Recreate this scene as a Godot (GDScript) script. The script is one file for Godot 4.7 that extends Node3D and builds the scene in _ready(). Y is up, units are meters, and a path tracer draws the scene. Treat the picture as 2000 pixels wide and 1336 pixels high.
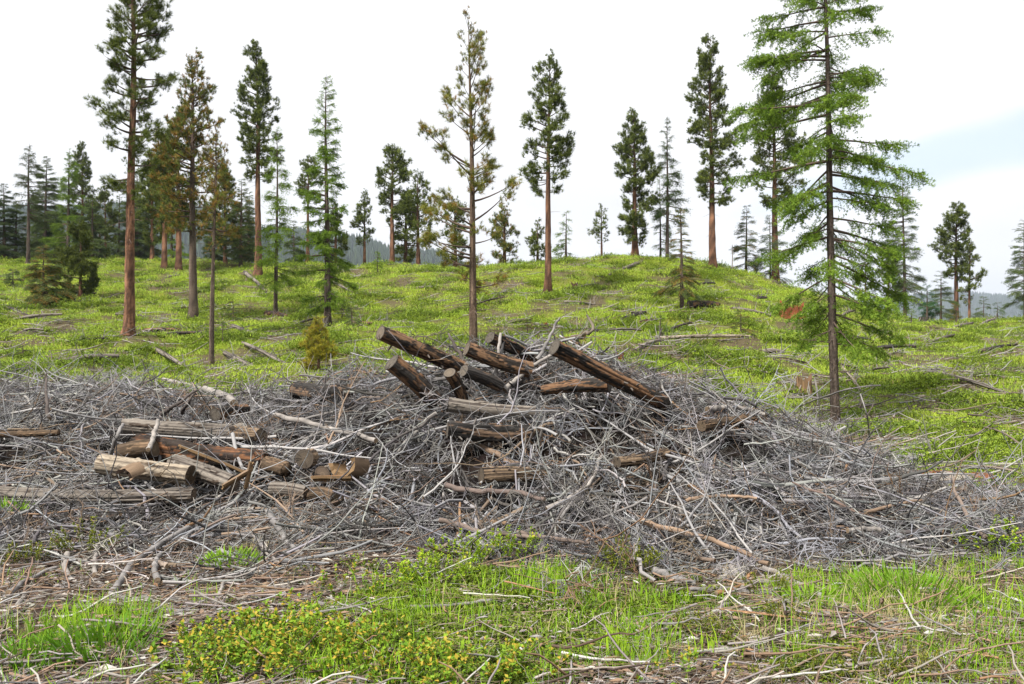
extends Node3D
# A logged hillside under a bright overcast sky: a big heap of grey slash and logs in front, standing conifers behind.

const EYE := 1.7
var rng := RandomNumberGenerator.new()
var noise := FastNoiseLite.new()
var cells := FastNoiseLite.new()
var used := {}
var mats := {}
var shared := {}

# ---------------------------------------------------------------- helpers
class Shape:
	var v := PackedVector3Array()
	var n := PackedVector3Array()
	var c := PackedColorArray()
	var ix := PackedInt32Array()

	func tri(a: Vector3, b: Vector3, d: Vector3, col: Color) -> void:
		var k := v.size()
		var m := (b - a).cross(d - a).normalized()
		v.append(a); v.append(b); v.append(d)
		n.append(m); n.append(m); n.append(m)
		c.append(col); c.append(col); c.append(col)
		ix.append(k); ix.append(k + 1); ix.append(k + 2)

	func quad(a: Vector3, b: Vector3, d: Vector3, e: Vector3, col: Color) -> void:
		tri(a, b, d, col)
		tri(a, d, e, col)

	# a blade or leaf: base, tip, half-width vector, with a fold in the middle
	func leaf(base: Vector3, tip: Vector3, half: Vector3, lift: Vector3, col: Color, tipcol: Color) -> void:
		var k := v.size()
		var mid := base.lerp(tip, 0.45)
		var m := (tip - base).cross(half).normalized()
		for p in [base, mid + half + lift, tip, mid - half + lift]:
			v.append(p)
			n.append(m)
		c.append(col); c.append(col.lerp(tipcol, 0.5)); c.append(tipcol); c.append(col.lerp(tipcol, 0.5))
		for j in [0, 1, 2, 0, 2, 3]:
			ix.append(k + j)

	# a thin blade with two faces whose shading leans towards the sky, as a soft tuft's does
	func blade(a: Vector3, b: Vector3, d: Vector3, col: Color, tip: Color) -> void:
		var m := (b - a).cross(d - a).normalized()
		for side in [1.0, -1.0]:
			var k := v.size()
			var q: Vector3 = m * side
			var up := (q * 0.6 + Vector3.UP * (0.8 if q.y > -0.5 else 0.0)).normalized()
			var off := q * 0.0006
			v.append(a + off); v.append(b + off); v.append(d + off)
			n.append(up); n.append(up); n.append(up)
			c.append(col); c.append(col); c.append(tip)
			ix.append(k); ix.append(k + 1); ix.append(k + 2)

	func tube(p: PackedVector3Array, r: PackedFloat32Array, sides: int, c0: Color, c1: Color, cap := false) -> void:
		var base := v.size()
		var m := p.size()
		var t := (p[1] - p[0]).normalized()
		var u := t.cross(Vector3.UP if absf(t.y) < 0.9 else Vector3.RIGHT).normalized()
		for i in m:
			if i > 0:
				t = (p[mini(i + 1, m - 1)] - p[i - 1]).normalized()
			u = (u - t * u.dot(t)).normalized()
			var w := t.cross(u)
			var col := c0.lerp(c1, float(i) / (m - 1))
			for k in sides:
				var a := TAU * k / sides
				var d := u * cos(a) + w * sin(a)
				v.append(p[i] + d * r[i])
				n.append(d)
				c.append(col)
		for i in m - 1:
			for k in sides:
				var a := base + i * sides + k
				var b := base + i * sides + (k + 1) % sides
				ix.append(a); ix.append(a + sides); ix.append(b)
				ix.append(b); ix.append(a + sides); ix.append(b + sides)
		if cap:
			for e in [0, m - 1]:
				var k0 := v.size()
				var dir := (p[0] - p[1]).normalized() if e == 0 else (p[m - 1] - p[m - 2]).normalized()
				for k in sides:
					v.append(v[base + e * sides + k])
					n.append(dir)
					c.append(Color(0.34, 0.25, 0.16))
				for k in sides - 2:
					ix.append(k0); ix.append(k0 + k + 1); ix.append(k0 + k + 2)

	# turns every face so that its front agrees with its normals
	func mesh() -> ArrayMesh:
		for i in range(0, ix.size(), 3):
			var p := ix[i]
			var q := ix[i + 1]
			var r := ix[i + 2]
			if (v[q] - v[p]).cross(v[r] - v[p]).dot(n[p] + n[q] + n[r]) > 0:
				ix[i + 1] = r
				ix[i + 2] = q
		var a := []
		a.resize(Mesh.ARRAY_MAX)
		a[Mesh.ARRAY_VERTEX] = v
		a[Mesh.ARRAY_NORMAL] = n
		a[Mesh.ARRAY_COLOR] = c
		a[Mesh.ARRAY_INDEX] = ix
		var m := ArrayMesh.new()
		m.add_surface_from_arrays(Mesh.PRIMITIVE_TRIANGLES, a)
		return m

# collects places of copies for one MultiMesh
class Scatter:
	var b := PackedFloat32Array()
	var count := 0

	func add(s: Basis, o: Vector3, k: Color) -> void:
		b.append_array(PackedFloat32Array([s.x.x, s.y.x, s.z.x, o.x, s.x.y, s.y.y, s.z.y, o.y, s.x.z, s.y.z, s.z.z, o.z, k.r, k.g, k.b, 1.0]))
		count += 1

	func node(m: Mesh, mat: Material) -> MultiMeshInstance3D:
		var mm := MultiMesh.new()
		mm.transform_format = MultiMesh.TRANSFORM_3D
		mm.use_colors = true
		mm.mesh = m
		mm.instance_count = count
		mm.buffer = b
		var o := MultiMeshInstance3D.new()
		o.multimesh = mm
		o.material_override = mat
		return o

func numbered(called: String) -> String:
	used[called] = used.get(called, -1) + 1
	return called if used[called] == 0 else "%s_%03d" % [called, used[called]]

func tag(o: Node3D, label: String, category: String, group := "", kind := "") -> Node3D:
	o.set_meta("label", label)
	if category:
		o.set_meta("category", category)
	if group:
		o.set_meta("group", group)
	if kind:
		o.set_meta("kind", kind)
	return o

func thing(called: String, label: String, category: String, at: Vector3, group := "") -> Node3D:
	var o := Node3D.new()
	o.name = numbered(called)
	o.position = at
	add_child(o)
	return tag(o, label, category, group)

func part(called: String, m: Mesh, mat: Material, parent: Node3D) -> MeshInstance3D:
	var o := MeshInstance3D.new()
	o.name = called
	o.mesh = m
	o.material_override = mat
	parent.add_child(o, true)
	return o

func solo(called: String, m: Mesh, mat: Material, label: String, category: String, group := "", kind := "") -> MeshInstance3D:
	var o := MeshInstance3D.new()
	o.name = numbered(called)
	o.mesh = m
	o.material_override = mat
	add_child(o)
	tag(o, label, category, group, kind)
	return o

func spread(called: String, s: Scatter, m: Mesh, mat: Material, label: String, category: String) -> void:
	if s.count == 0:
		return
	var o := s.node(m, mat)
	o.name = numbered(called)
	add_child(o)
	tag(o, label, category, "", "stuff")

func rf(a: float, b: float) -> float:
	return rng.randf_range(a, b)

func rv() -> Vector3:
	return Vector3(rng.randfn(), rng.randfn(), rng.randfn()).normalized()

func hue(c: Color, spread_: float) -> Color:
	var k := 1.0 + rf(-spread_, spread_)
	return Color(c.r * k * (1 + rf(-.06, .06)), c.g * k, c.b * k * (1 + rf(-.1, .1)))

# a basis with x along dir, rolled about it and scaled
func along(dir: Vector3, roll: float, s: float) -> Basis:
	var x := dir.normalized()
	var z := x.cross(Vector3.UP if absf(x.y) < 0.95 else Vector3.RIGHT).normalized()
	var y := z.cross(x)
	var cr := cos(roll) * s
	var sr := sin(roll) * s
	return Basis(x * s, y * cr + z * sr, z * cr - y * sr)

func relief(freq: float, stretch: Vector3, strength: float, seed_: int) -> Array:
	var f := FastNoiseLite.new()
	f.seed = seed_
	f.frequency = freq
	f.fractal_octaves = 4
	var t := NoiseTexture2D.new()
	t.width = 512
	t.height = 512
	t.seamless = true
	t.as_normal_map = true
	t.bump_strength = strength
	t.noise = f
	return [t, stretch]

func tone(freq: float, lo: Color, hi: Color, seed_: int) -> NoiseTexture2D:
	var f := FastNoiseLite.new()
	f.seed = seed_
	f.frequency = freq
	f.fractal_octaves = 5
	f.fractal_gain = 0.6
	var g := Gradient.new()
	g.set_color(0, lo)
	g.set_color(1, hi)
	var t := NoiseTexture2D.new()
	t.width = 512
	t.height = 512
	t.seamless = true
	t.color_ramp = g
	t.noise = f
	return t

func material(called: String, rough: float, back := 0.0, spec := 0.3) -> StandardMaterial3D:
	var m := StandardMaterial3D.new()
	m.resource_name = called
	m.vertex_color_use_as_albedo = true
	m.roughness = rough
	m.metallic_specular = spec
	m.cull_mode = BaseMaterial3D.CULL_DISABLED
	if back > 0.0:
		m.backlight_enabled = true
		m.backlight = Color(back, back, back)
	mats[called] = m
	return m

func surfaced(m: StandardMaterial3D, rel: Array, albedo: Texture2D) -> void:
	m.uv1_triplanar = true
	m.uv1_scale = rel[1]
	m.normal_enabled = true
	m.normal_texture = rel[0]
	m.normal_scale = 1.0
	m.albedo_texture = albedo

# ---------------------------------------------------------------- the lie of the land
# heights of the ground by bearing (columns) and distance ahead (rows), smoothed into a fine table
const BEARING := [-0.808, -0.577, -0.433, -0.289, -0.144, 0.0, 0.1155, 0.231, 0.3464, 0.4619, 0.5774, 0.808]
const AHEAD := [2.0, 8.0, 15.0, 21.0, 28.0, 36.0, 45.0, 55.0, 65.0, 80.0, 100.0, 130.0, 250.0, 500.0, 6000.0]
const LAND := [
	[0, 0, 0, 0, 0, 0, 0, 0, 0, 0, 0, 0],
	[0, 0, 0, 0, 0, 0, 0, 0, 0, 0, 0, 0],
	[0.1, 0.15, 0.15, 0.15, 0.15, 0.1, 0.1, 0.05, 0, 0, 0, 0],
	[0.5, 0.55, 0.55, 0.5, 0.5, 0.5, 0.6, 0.4, 0.12, 0.1, 0.15, 0.15],
	[1.1, 1.15, 1.15, 1.1, 1.2, 1.4, 1.7, 1.3, 0.9, 0.8, 0.8, 0.8],
	[2.1, 2.15, 2.15, 2.1, 2.3, 2.7, 2.9, 2.6, 1.9, 1.5, 1.6, 1.6],
	[3.5, 3.5, 3.5, 3.4, 3.7, 4.3, 4.3, 4.1, 3.1, 2.3, 2.4, 2.4],
	[5.2, 5.2, 5.2, 5.1, 5.5, 6.3, 6.5, 6.2, 4.6, 3.2, 3.2, 3.2],
	[6.9, 6.9, 7, 7.1, 7.8, 8.2, 9.3, 8.4, 6.1, 4.1, 4.2, 4.2],
	[9.4, 9.6, 9.9, 9.8, 9.6, 8.4, 8, 6.6, 4.6, 3.4, 3.7, 3.7],
	[12.2, 12.6, 12.6, 11.2, 9.2, 7, 5.5, 4, 2.4, 0.6, 1.2, 1.2],
	[12.6, 13, 12.5, 10.5, 7.5, 4, 2, 0, -1, -3, -2, -2],
	[-25, -25, -25, -25, -25, -25, -25, -25, -25, -25, -25, -25],
	[-60, -60, -60, -60, -60, -60, -60, -60, -60, -60, -60, -60],
	[-70, -70, -70, -70, -70, -70, -70, -70, -70, -70, -70, -70]
]
const PILE_AHEAD := [6.0, 6.6, 7.2, 8.0, 9.0, 10.0, 11.0, 12.0, 13.5, 15.0, 17.0, 19.0]
const PILE_BEARING := [-0.8, -0.577, -0.49, -0.404, -0.3175, -0.26, -0.173, -0.087, 0.0, 0.087, 0.173, 0.26, 0.346, 0.433, 0.49, 0.577, 0.65]
const PILE := [
	[0, 0, 0, 0, 0, 0, 0, 0, 0, 0, 0, 0, 0, 0, 0, 0, 0],
	[0.02, 0.02, 0.02, 0.02, 0.02, 0.02, 0, 0, 0, 0, 0, 0, 0, 0, 0.03, 0, 0],
	[0.04, 0.04, 0.04, 0.04, 0.04, 0.05, 0.03, 0.03, 0.02, 0.05, 0.12, 0.17, 0.18, 0.14, 0.14, 0.07, 0.03],
	[0.1, 0.1, 0.1, 0.1, 0.1, 0.12, 0.14, 0.16, 0.16, 0.26, 0.4, 0.46, 0.44, 0.34, 0.28, 0.2, 0.1],
	[0.22, 0.22, 0.22, 0.22, 0.22, 0.28, 0.4, 0.5, 0.54, 0.68, 0.76, 0.74, 0.66, 0.44, 0.27, 0.17, 0.08],
	[0.4, 0.4, 0.4, 0.4, 0.4, 0.48, 0.74, 0.94, 1.06, 1.16, 1.08, 0.98, 0.78, 0.36, 0.12, 0.03, 0],
	[0.62, 0.62, 0.62, 0.62, 0.6, 0.7, 1.08, 1.38, 1.54, 1.56, 1.36, 1.1, 0.76, 0.12, 0, 0, 0],
	[0.82, 0.82, 0.82, 0.82, 0.75, 0.95, 1.4, 1.62, 1.72, 1.74, 1.38, 0.98, 0.48, 0, 0, 0, 0],
	[1.06, 1.06, 1.06, 1.06, 0.92, 1.15, 1.36, 1.36, 1.32, 1.3, 0.95, 0.5, 0.08, 0, 0, 0, 0],
	[1.22, 1.22, 1.22, 1.22, 0.92, 0.9, 0.75, 0.6, 0.5, 0.5, 0.3, 0.05, 0, 0, 0, 0, 0],
	[0.85, 0.85, 0.85, 0.85, 0.5, 0.4, 0.2, 0.1, 0, 0, 0, 0, 0, 0, 0, 0, 0],
	[0.2, 0.2, 0.2, 0.2, 0, 0, 0, 0, 0, 0, 0, 0, 0, 0, 0, 0, 0]
]
const NB := 81
const NR := 160
var land := PackedFloat32Array()
var heap := PackedFloat32Array()

func table(bs: Array, rs: Array, t: Array, b: float, d: float) -> float:
	var i := 0
	while i < bs.size() - 2 and b > bs[i + 1]:
		i += 1
	var j := 0
	while j < rs.size() - 2 and d > rs[j + 1]:
		j += 1
	var fb := clampf((b - bs[i]) / (bs[i + 1] - bs[i]), 0, 1)
	var fd := clampf((d - rs[j]) / (rs[j + 1] - rs[j]), 0, 1)
	return lerpf(lerpf(t[j][i], t[j][i + 1], fb), lerpf(t[j + 1][i], t[j + 1][i + 1], fb), fd)

func smoothed(a: PackedFloat32Array, times: int) -> PackedFloat32Array:
	for k in times:
		var o := a.duplicate()
		for j in NR:
			for i in NB:
				var s := 0.0
				s += a[j * NB + maxi(i - 1, 0)] + a[j * NB + mini(i + 1, NB - 1)]
				s += a[maxi(j - 1, 0) * NB + i] + a[mini(j + 1, NR - 1) * NB + i]
				o[j * NB + i] = a[j * NB + i] * 0.4 + s * 0.15
		a = o
	return a

func survey() -> void:
	land.resize(NB * NR)
	heap.resize(NB * NR)
	for j in NR:
		for i in NB:
			var b := -0.8 + 1.6 * i / (NB - 1)
			land[j * NB + i] = table(BEARING, AHEAD, LAND, b, 2.0 * pow(3000.0, float(j) / (NR - 1)))
			heap[j * NB + i] = table(PILE_BEARING, PILE_AHEAD, PILE, b, 6.0 + 14.0 * j / (NR - 1))
	land = smoothed(land, 3)
	heap = smoothed(heap, 3)

func look_up(a: PackedFloat32Array, b: float, row: float) -> float:
	var fi := clampf((b + 0.8) / 1.6 * (NB - 1), 0, NB - 1.001)
	var fj := clampf(row, 0, NR - 1.001)
	var i := int(fi)
	var j := int(fj)
	fi -= i
	fj -= j
	var k := j * NB + i
	return lerpf(lerpf(a[k], a[k + 1], fi), lerpf(a[k + NB], a[k + NB + 1], fi), fj)

func ground(x: float, z: float) -> float:
	var d := -z
	var h := 0.0
	if d > 2.0:
		h = look_up(land, x / d, log(d * 0.5) / log(3000.0) * (NR - 1))
	var amp := clampf((d - 4.0) / 40.0, 0.02, 0.55)
	if d > 120:
		amp = 0.55
	return h + amp * noise.get_noise_2d(x * 14.0, z * 14.0) + 0.05 * noise.get_noise_2d(x * 60.0 + 90, z * 60.0)

# the top of the heap of slash; far below ground where there is none
func slash(x: float, z: float) -> float:
	var d := -z
	if d < 6.0 or d > 20.0:
		return -9.0
	var h := look_up(heap, x / d, (d - 6.0) / 14.0 * (NR - 1))
	if h < 0.02:
		return -9.0
	return h + minf(h, 0.6) * 0.42 * noise.get_noise_2d(x * 55.0, z * 55.0 + 40) + 0.06 * noise.get_noise_2d(x * 160.0, z * 160.0)

func top_of(x: float, z: float) -> float:
	return maxf(ground(x, z), slash(x, z))

func slope(x: float, z: float) -> Vector3:
	var e := 0.15
	return Vector3(top_of(x - e, z) - top_of(x + e, z), 2 * e, top_of(x, z - e) - top_of(x, z + e)).normalized()

# green patches in the foreground: centre x, centre z, half-width, half-depth, strength
const PATCHES := [
	[0.034, -5.918, 1.469, 1.163, 1],
	[-1.021, -4.934, 0.883, 0.582, 0.9],
	[2.68, -6.296, 0.981, 1.102, 0.8],
	[0.528, -5.104, 0.884, 0.488, 0.6],
	[-2.628, -5.376, 0.528, 0.591, 0.9],
	[4.01, -7.491, 0.649, 0.96, 1],
	[2.54, -5.197, 0.78, 0.645, 0.35],
	[1.588, -4.934, 0.513, 0.411, 0.45],
	[1.013, -7.041, 0.488, 0.673, 0.8],
	[-0.479, -4.628, 0.935, 0.287, 0.7],
	[-1.862, -4.628, 0.321, 0.111, 0.3],
	[-2.367, -7.476, 0.259, 0.653, 0.9],
	[1.484, -5.376, 0.497, 0.492, 0.6]
]

func green(x: float, z: float) -> float:
	var g := 0.0
	for p in PATCHES:
		var ux: float = (x - p[0]) / p[2]
		var uz: float = (z - p[1]) / p[3]
		g = maxf(g, p[4] * clampf(1.6 * (1.0 - (ux * ux + uz * uz)) + 0.5 * noise.get_noise_2d(x * 90, z * 90), 0, 1))
	return g

# ---------------------------------------------------------------- small meshes that are copied
func needle_tuft(needles: int, length: float, width: float, seed_: int) -> ArrayMesh:
	rng.seed = seed_
	var s := Shape.new()
	for i in needles:
		var d := Vector3(rf(0.05, 1.0), rng.randfn() * 0.62, rng.randfn() * 0.62).normalized()
		var at := Vector3(rf(-0.10, 0.05), 0, 0) * length * 4.0
		var side := d.cross(rv()).normalized() * width
		var l := length * rf(0.75, 1.15)
		var k := rf(0.75, 1.2)
		s.tri(at - side, at + side, at + d * l, Color(k, k, k * rf(0.8, 1.1)))
	return s.mesh()

# a drooping larch twig with rosettes of short needles
func larch_spray(seed_: int, nodes: int) -> ArrayMesh:
	rng.seed = seed_
	var s := Shape.new()
	var p := PackedVector3Array()
	for i in 4:
		var f := i / 3.0
		p.append(Vector3(f * 0.42, -0.10 * f * f, 0.03 * sin(f * 4.0)))
	s.tube(p, PackedFloat32Array([0.006, 0.005, 0.004, 0.002]), 3, Color(0.6, 0.45, 0.4), Color(0.6, 0.5, 0.3))
	for i in nodes:
		var f := (i + rf(0.2, 0.8)) / nodes
		var at := Vector3(f * 0.42, -0.10 * f * f + rf(-0.01, 0.01), 0.03 * sin(f * 4.0))
		if i % 3 == 0:
			at += Vector3(rf(0, 0.05), rf(-0.12, -0.02), rf(-0.1, 0.1))
		for k in 9:
			var d := (Vector3(rf(-0.2, 0.8), rng.randfn() * 0.8, rng.randfn() * 0.8)).normalized()
			var side := d.cross(rv()).normalized() * 0.006
			var q := rf(0.75, 1.2)
			s.tri(at - side, at + side, at + d * rf(0.035, 0.06), Color(q, q, q))
	return s.mesh()

# a flat fir spray: a twig with side twigs, each feathered with needles
func fir_spray(seed_: int) -> ArrayMesh:
	rng.seed = seed_
	var s := Shape.new()
	for j in 9:
		var f := j / 8.0
		var at := Vector3(f * 0.4, -0.06 * f * f, 0)
		var sd := 1.0 if j % 2 == 0 else -1.0
		var dir := Vector3(0.75, rf(-0.3, 0.1), sd * rf(0.5, 0.9)).normalized() if j < 8 else Vector3(1, -0.15, 0)
		var l := lerpf(0.26, 0.12, f) * rf(0.8, 1.2)
		for k in 10:
			var q := at + dir * l * (k + 0.5) / 10.0
			var nd := (dir * 0.7 + Vector3(rf(-1, 1), rf(-0.25, 0.5), rf(-1, 1))).normalized()
			var side := nd.cross(rv()).normalized() * 0.007
			var b := rf(0.75, 1.2)
			s.tri(q - side, q + side, q + nd * rf(0.04, 0.065), Color(b, b, b))
	return s.mesh()

func wobbly(start: Vector3, dir: Vector3, l: float, parts: int, bend: float) -> PackedVector3Array:
	var p := PackedVector3Array([start])
	var d := dir.normalized()
	for i in parts:
		d = (d + rv() * bend).normalized()
		p.append(p[-1] + d * l / parts)
	return p

func taper(n: int, r0: float, r1: float) -> PackedFloat32Array:
	var r := PackedFloat32Array()
	for i in n:
		r.append(lerpf(r0, r1, float(i) / (n - 1)))
	return r

# a whole dead limb, x forward from its broken end
func dead_limb(l: float, r: float, twigs: int, fine: int, seed_: int, bend := 0.16) -> ArrayMesh:
	rng.seed = seed_
	var s := Shape.new()
	var p := wobbly(Vector3.ZERO, Vector3(1, 0, 0), l, 9, bend)
	var g := Color(1, 1, 1)
	s.tube(p, taper(10, r, r * 0.3), 6 if r > 0.014 else 5, g, Color(0.9, 0.9, 0.92), r > 0.015)
	for i in twigs:
		var f := rf(0.12, 0.98)
		var k := int(f * 9)
		var at := p[k].lerp(p[k + 1], f * 9 - k)
		var out := Vector3(rf(0.2, 1.0), rng.randfn() * 0.7, rng.randfn() * 0.7).normalized()
		var tl := l * rf(0.10, 0.34) * (1.15 - f * 0.6)
		var q := rf(0.75, 1.15)
		var tp := wobbly(at, out, tl, 4, 0.3)
		s.tube(tp, taper(5, maxf(r * 0.34, 0.0052), 0.003), 3, Color(q, q, q), Color(q, q, q * 1.04))
		for j in fine:
			var b := tp[1 + j % 4]
			var o2 := (out + rv() * 0.9).normalized()
			s.tube(wobbly(b, o2, tl * rf(0.25, 0.6), 2, 0.3), taper(3, 0.0042, 0.0024), 3, Color(q, q, q), Color(q, q, q))
	return s.mesh()

func bare_stick(seed_: int, bend: float) -> ArrayMesh:
	rng.seed = seed_
	var s := Shape.new()
	s.tube(wobbly(Vector3(-0.5, 0, 0), Vector3(1, 0, 0), 1.0, 6, bend), taper(7, 0.017, 0.008), 5, Color(1, 1, 1), Color(0.92, 0.92, 0.94), true)
	return s.mesh()

func thin_stick(seed_: int, bend: float) -> ArrayMesh:
	rng.seed = seed_
	var s := Shape.new()
	s.tube(wobbly(Vector3(-0.5, 0, 0), Vector3(1, 0, 0), 1.0, 5, bend), taper(6, 0.008, 0.003), 3, Color(1, 1, 1), Color(0.95, 0.95, 0.95))
	return s.mesh()

func wood_chip(seed_: int) -> ArrayMesh:
	rng.seed = seed_
	var s := Shape.new()
	var a := Vector3(-0.5, 0, rf(-0.1, 0.1))
	var b := Vector3(0.5, rf(-0.05, 0.08), rf(-0.1, 0.1))
	var w := Vector3(0, 0, rf(0.08, 0.2))
	var u := Vector3(0, 0.05, 0)
	var m := a.lerp(b, rf(0.3, 0.7)) + Vector3(0, 0.05, 0)
	var g := Color(1, 1, 1)
	s.quad(a, m - w, m - w + u, a + u, g)
	s.quad(m - w, b, b + u, m - w + u, g)
	s.quad(a, m + w, m + w + u, a + u, g)
	s.quad(m + w, b, b + u, m + w + u, g)
	s.quad(a + u, m - w + u, b + u, m + w + u, g)
	return s.mesh()

func grass_clump(blades: int, height: float, width: float, reach: float, seed_: int, flat := 1.0) -> ArrayMesh:
	rng.seed = seed_
	var s := Shape.new()
	for i in blades:
		var at := Vector3(rng.randfn(), 0, rng.randfn()) * reach
		var out := Vector3(rng.randfn(), 0, rng.randfn()) * 0.35 * flat
		var h := height * rf(0.55, 1.15)
		var mid := at + (Vector3.UP + out * 0.6).normalized() * h * 0.55
		var tip := mid + (Vector3.UP * 0.7 + out * 1.6).normalized() * h * 0.5
		var side := out.cross(Vector3.UP).normalized() * width if out.length() > 0.01 else Vector3(width, 0, 0)
		var k := rf(0.75, 1.2)
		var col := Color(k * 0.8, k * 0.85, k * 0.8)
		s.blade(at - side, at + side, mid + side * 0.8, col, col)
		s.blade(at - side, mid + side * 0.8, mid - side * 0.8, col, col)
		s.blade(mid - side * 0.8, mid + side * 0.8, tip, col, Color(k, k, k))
	return s.mesh()

# low broad-leaved plants: stems with oval leaves, tips tinted
func leafy(stems: int, height: float, reach: float, leaf: float, per_stem: int, c0: Color, c1: Color, tipped: float, tipcol: Color, seed_: int) -> ArrayMesh:
	rng.seed = seed_
	var s := Shape.new()
	for i in stems:
		var a := rf(0, TAU)
		var q := sqrt(rf(0, 1))
		var at := Vector3(cos(a), 0, sin(a)) * reach * q * 0.45
		var up := (Vector3.UP + Vector3(cos(a), 0, sin(a)) * q * 0.9 + rv() * 0.15).normalized()
		var h := height * rf(0.6, 1.15) * (1.0 - 0.25 * q)
		var p := wobbly(at, up, h, 4, 0.12)
		s.tube(p, taper(5, leaf * 0.07, leaf * 0.03), 3, Color(0.13, 0.09, 0.05), Color(0.14, 0.14, 0.04))
		for k in per_stem:
			var f := 1.0 - pow(rf(0, 1), 1.6) * 0.8
			var j := mini(int(f * 4), 3)
			var b := p[j].lerp(p[j + 1], f * 4 - j)
			var d := (rv() + up * 0.6).normalized()
			d.y = maxf(d.y, -0.25)
			var l := leaf * rf(0.6, 1.15)
			var half := d.cross(Vector3.UP + rv() * 0.35).normalized() * l * 0.33
			var col := c0.lerp(c1, rf(0, 1))
			var end := col
			if f > 0.72 and rf(0, 1) < tipped:
				end = tipcol
				col = col.lerp(tipcol, rf(0.2, 0.7))
			s.leaf(b, b + d * l, half, Vector3(0, l * 0.08, 0), col, end)
	return s.mesh()

# a dome of long narrow leaves growing from one root
func lance_clump(leaves: int, height: float, reach: float, leaf: float, wide: float, c0: Color, c1: Color, seed_: int) -> ArrayMesh:
	rng.seed = seed_
	var s := Shape.new()
	for i in leaves:
		var a := rf(0, TAU)
		var q := sqrt(rf(0, 1))
		var out := Vector3(cos(a), 0, sin(a))
		var at := out * reach * q + Vector3(0, height * rf(0.0, 0.55) * (1 - q * q), 0)
		var d := (Vector3.UP * rf(0.5, 1.3) + out * (0.25 + q * 0.8) + rv() * 0.35).normalized()
		var l := leaf * rf(0.6, 1.2)
		var half := d.cross(rv()).normalized() * l * wide
		s.leaf(at, at + d * l, half, out * l * 0.05, c0.lerp(c1, rf(0, 0.7)), c0.lerp(c1, rf(0.4, 1)))
	return s.mesh()

func rock_mesh(r: float, seed_: int, col: Color) -> ArrayMesh:
	rng.seed = seed_
	var s := Shape.new()
	var ico := SphereMesh.new()
	ico.radius = r
	ico.height = r * 1.3
	ico.radial_segments = 12
	ico.rings = 7
	var a := ico.get_mesh_arrays()
	var vs: PackedVector3Array = a[Mesh.ARRAY_VERTEX]
	var off := seed_ * 17.0
	for i in vs.size():
		var q := vs[i] / r
		vs[i] *= 1.0 + 0.7 * noise.get_noise_3d(q.x * 60 + off, q.y * 60, q.z * 60)
	var id: PackedInt32Array = a[Mesh.ARRAY_INDEX]
	for i in range(0, id.size(), 3):
		s.tri(vs[id[i]], vs[id[i + 1]], vs[id[i + 2]], hue(col, 0.08))
	return s.mesh()

# ---------------------------------------------------------------- trees
const STYLE := {
	"pine": {"plate": Color(0.285, 0.15, 0.092), "crack": Color(0.05, 0.033, 0.027), "high": Color(0.15, 0.092, 0.062), "c0": Color(0.045, 0.065, 0.016), "c1": Color(0.19, 0.23, 0.045)},
	"sick": {"plate": Color(0.20, 0.14, 0.10), "crack": Color(0.07, 0.05, 0.04), "high": Color(0.17, 0.12, 0.08), "c0": Color(0.085, 0.10, 0.02), "c1": Color(0.26, 0.26, 0.045)},
	"larch": {"plate": Color(0.15, 0.115, 0.095), "crack": Color(0.05, 0.04, 0.034), "high": Color(0.13, 0.10, 0.08), "c0": Color(0.09, 0.165, 0.018), "c1": Color(0.235, 0.36, 0.04)},
	"fir": {"plate": Color(0.17, 0.13, 0.10), "crack": Color(0.07, 0.055, 0.045), "high": Color(0.14, 0.10, 0.08), "c0": Color(0.042, 0.066, 0.02), "c1": Color(0.13, 0.175, 0.05)},
}
const RUST := Color(0.29, 0.165, 0.04)

func trunk_mesh(axis: Callable, height: float, rad: float, sides: int, rings: int, look: Dictionary, seed_: int) -> ArrayMesh:
	var s := Shape.new()
	var off := seed_ * 7.3
	for i in rings + 1:
		var f := pow(float(i) / rings, 1.15)
		var y := f * height
		var r := rad * (pow(1.0 - f, 0.85) * 0.96 + 0.04) * (1.0 + 0.6 * exp(-y / (rad * 1.8)))
		var at: Vector3 = axis.call(y)
		for k in sides:
			var a := TAU * k / sides
			var o := Vector3(cos(a), 0, sin(a))
			var e := cells.get_noise_3d(o.x * rad * 900 + off, y * 140, o.z * rad * 900)
			var c2 := noise.get_noise_3d(o.x * 60 + off, y * 25, o.z * 60)
			var q := smoothstep(-0.98, -0.55, e)
			s.v.append(at + o * r * (0.90 + 0.12 * q + 0.07 * c2 + 0.35 * exp(-y / (rad * 1.4)) * noise.get_noise_2d(o.x * 90 + off, o.z * 90)))
			s.n.append(o)
			var plate: Color = look.plate.lerp(look.high, smoothstep(0.35, 0.75, f + c2 * 0.2))
			var col: Color = look.crack.lerp(plate, 0.1 + 1.0 * q)
			var b := 1.0 + 0.9 * c2
			s.c.append(Color(col.r * b, col.g * b, col.b * b))
	for i in rings:
		for k in sides:
			var a := i * sides + k
			var b := i * sides + (k + 1) % sides
			for j in [a, a + sides, b, b, a + sides, b + sides]:
				s.ix.append(j)
	return s.mesh()

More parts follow.
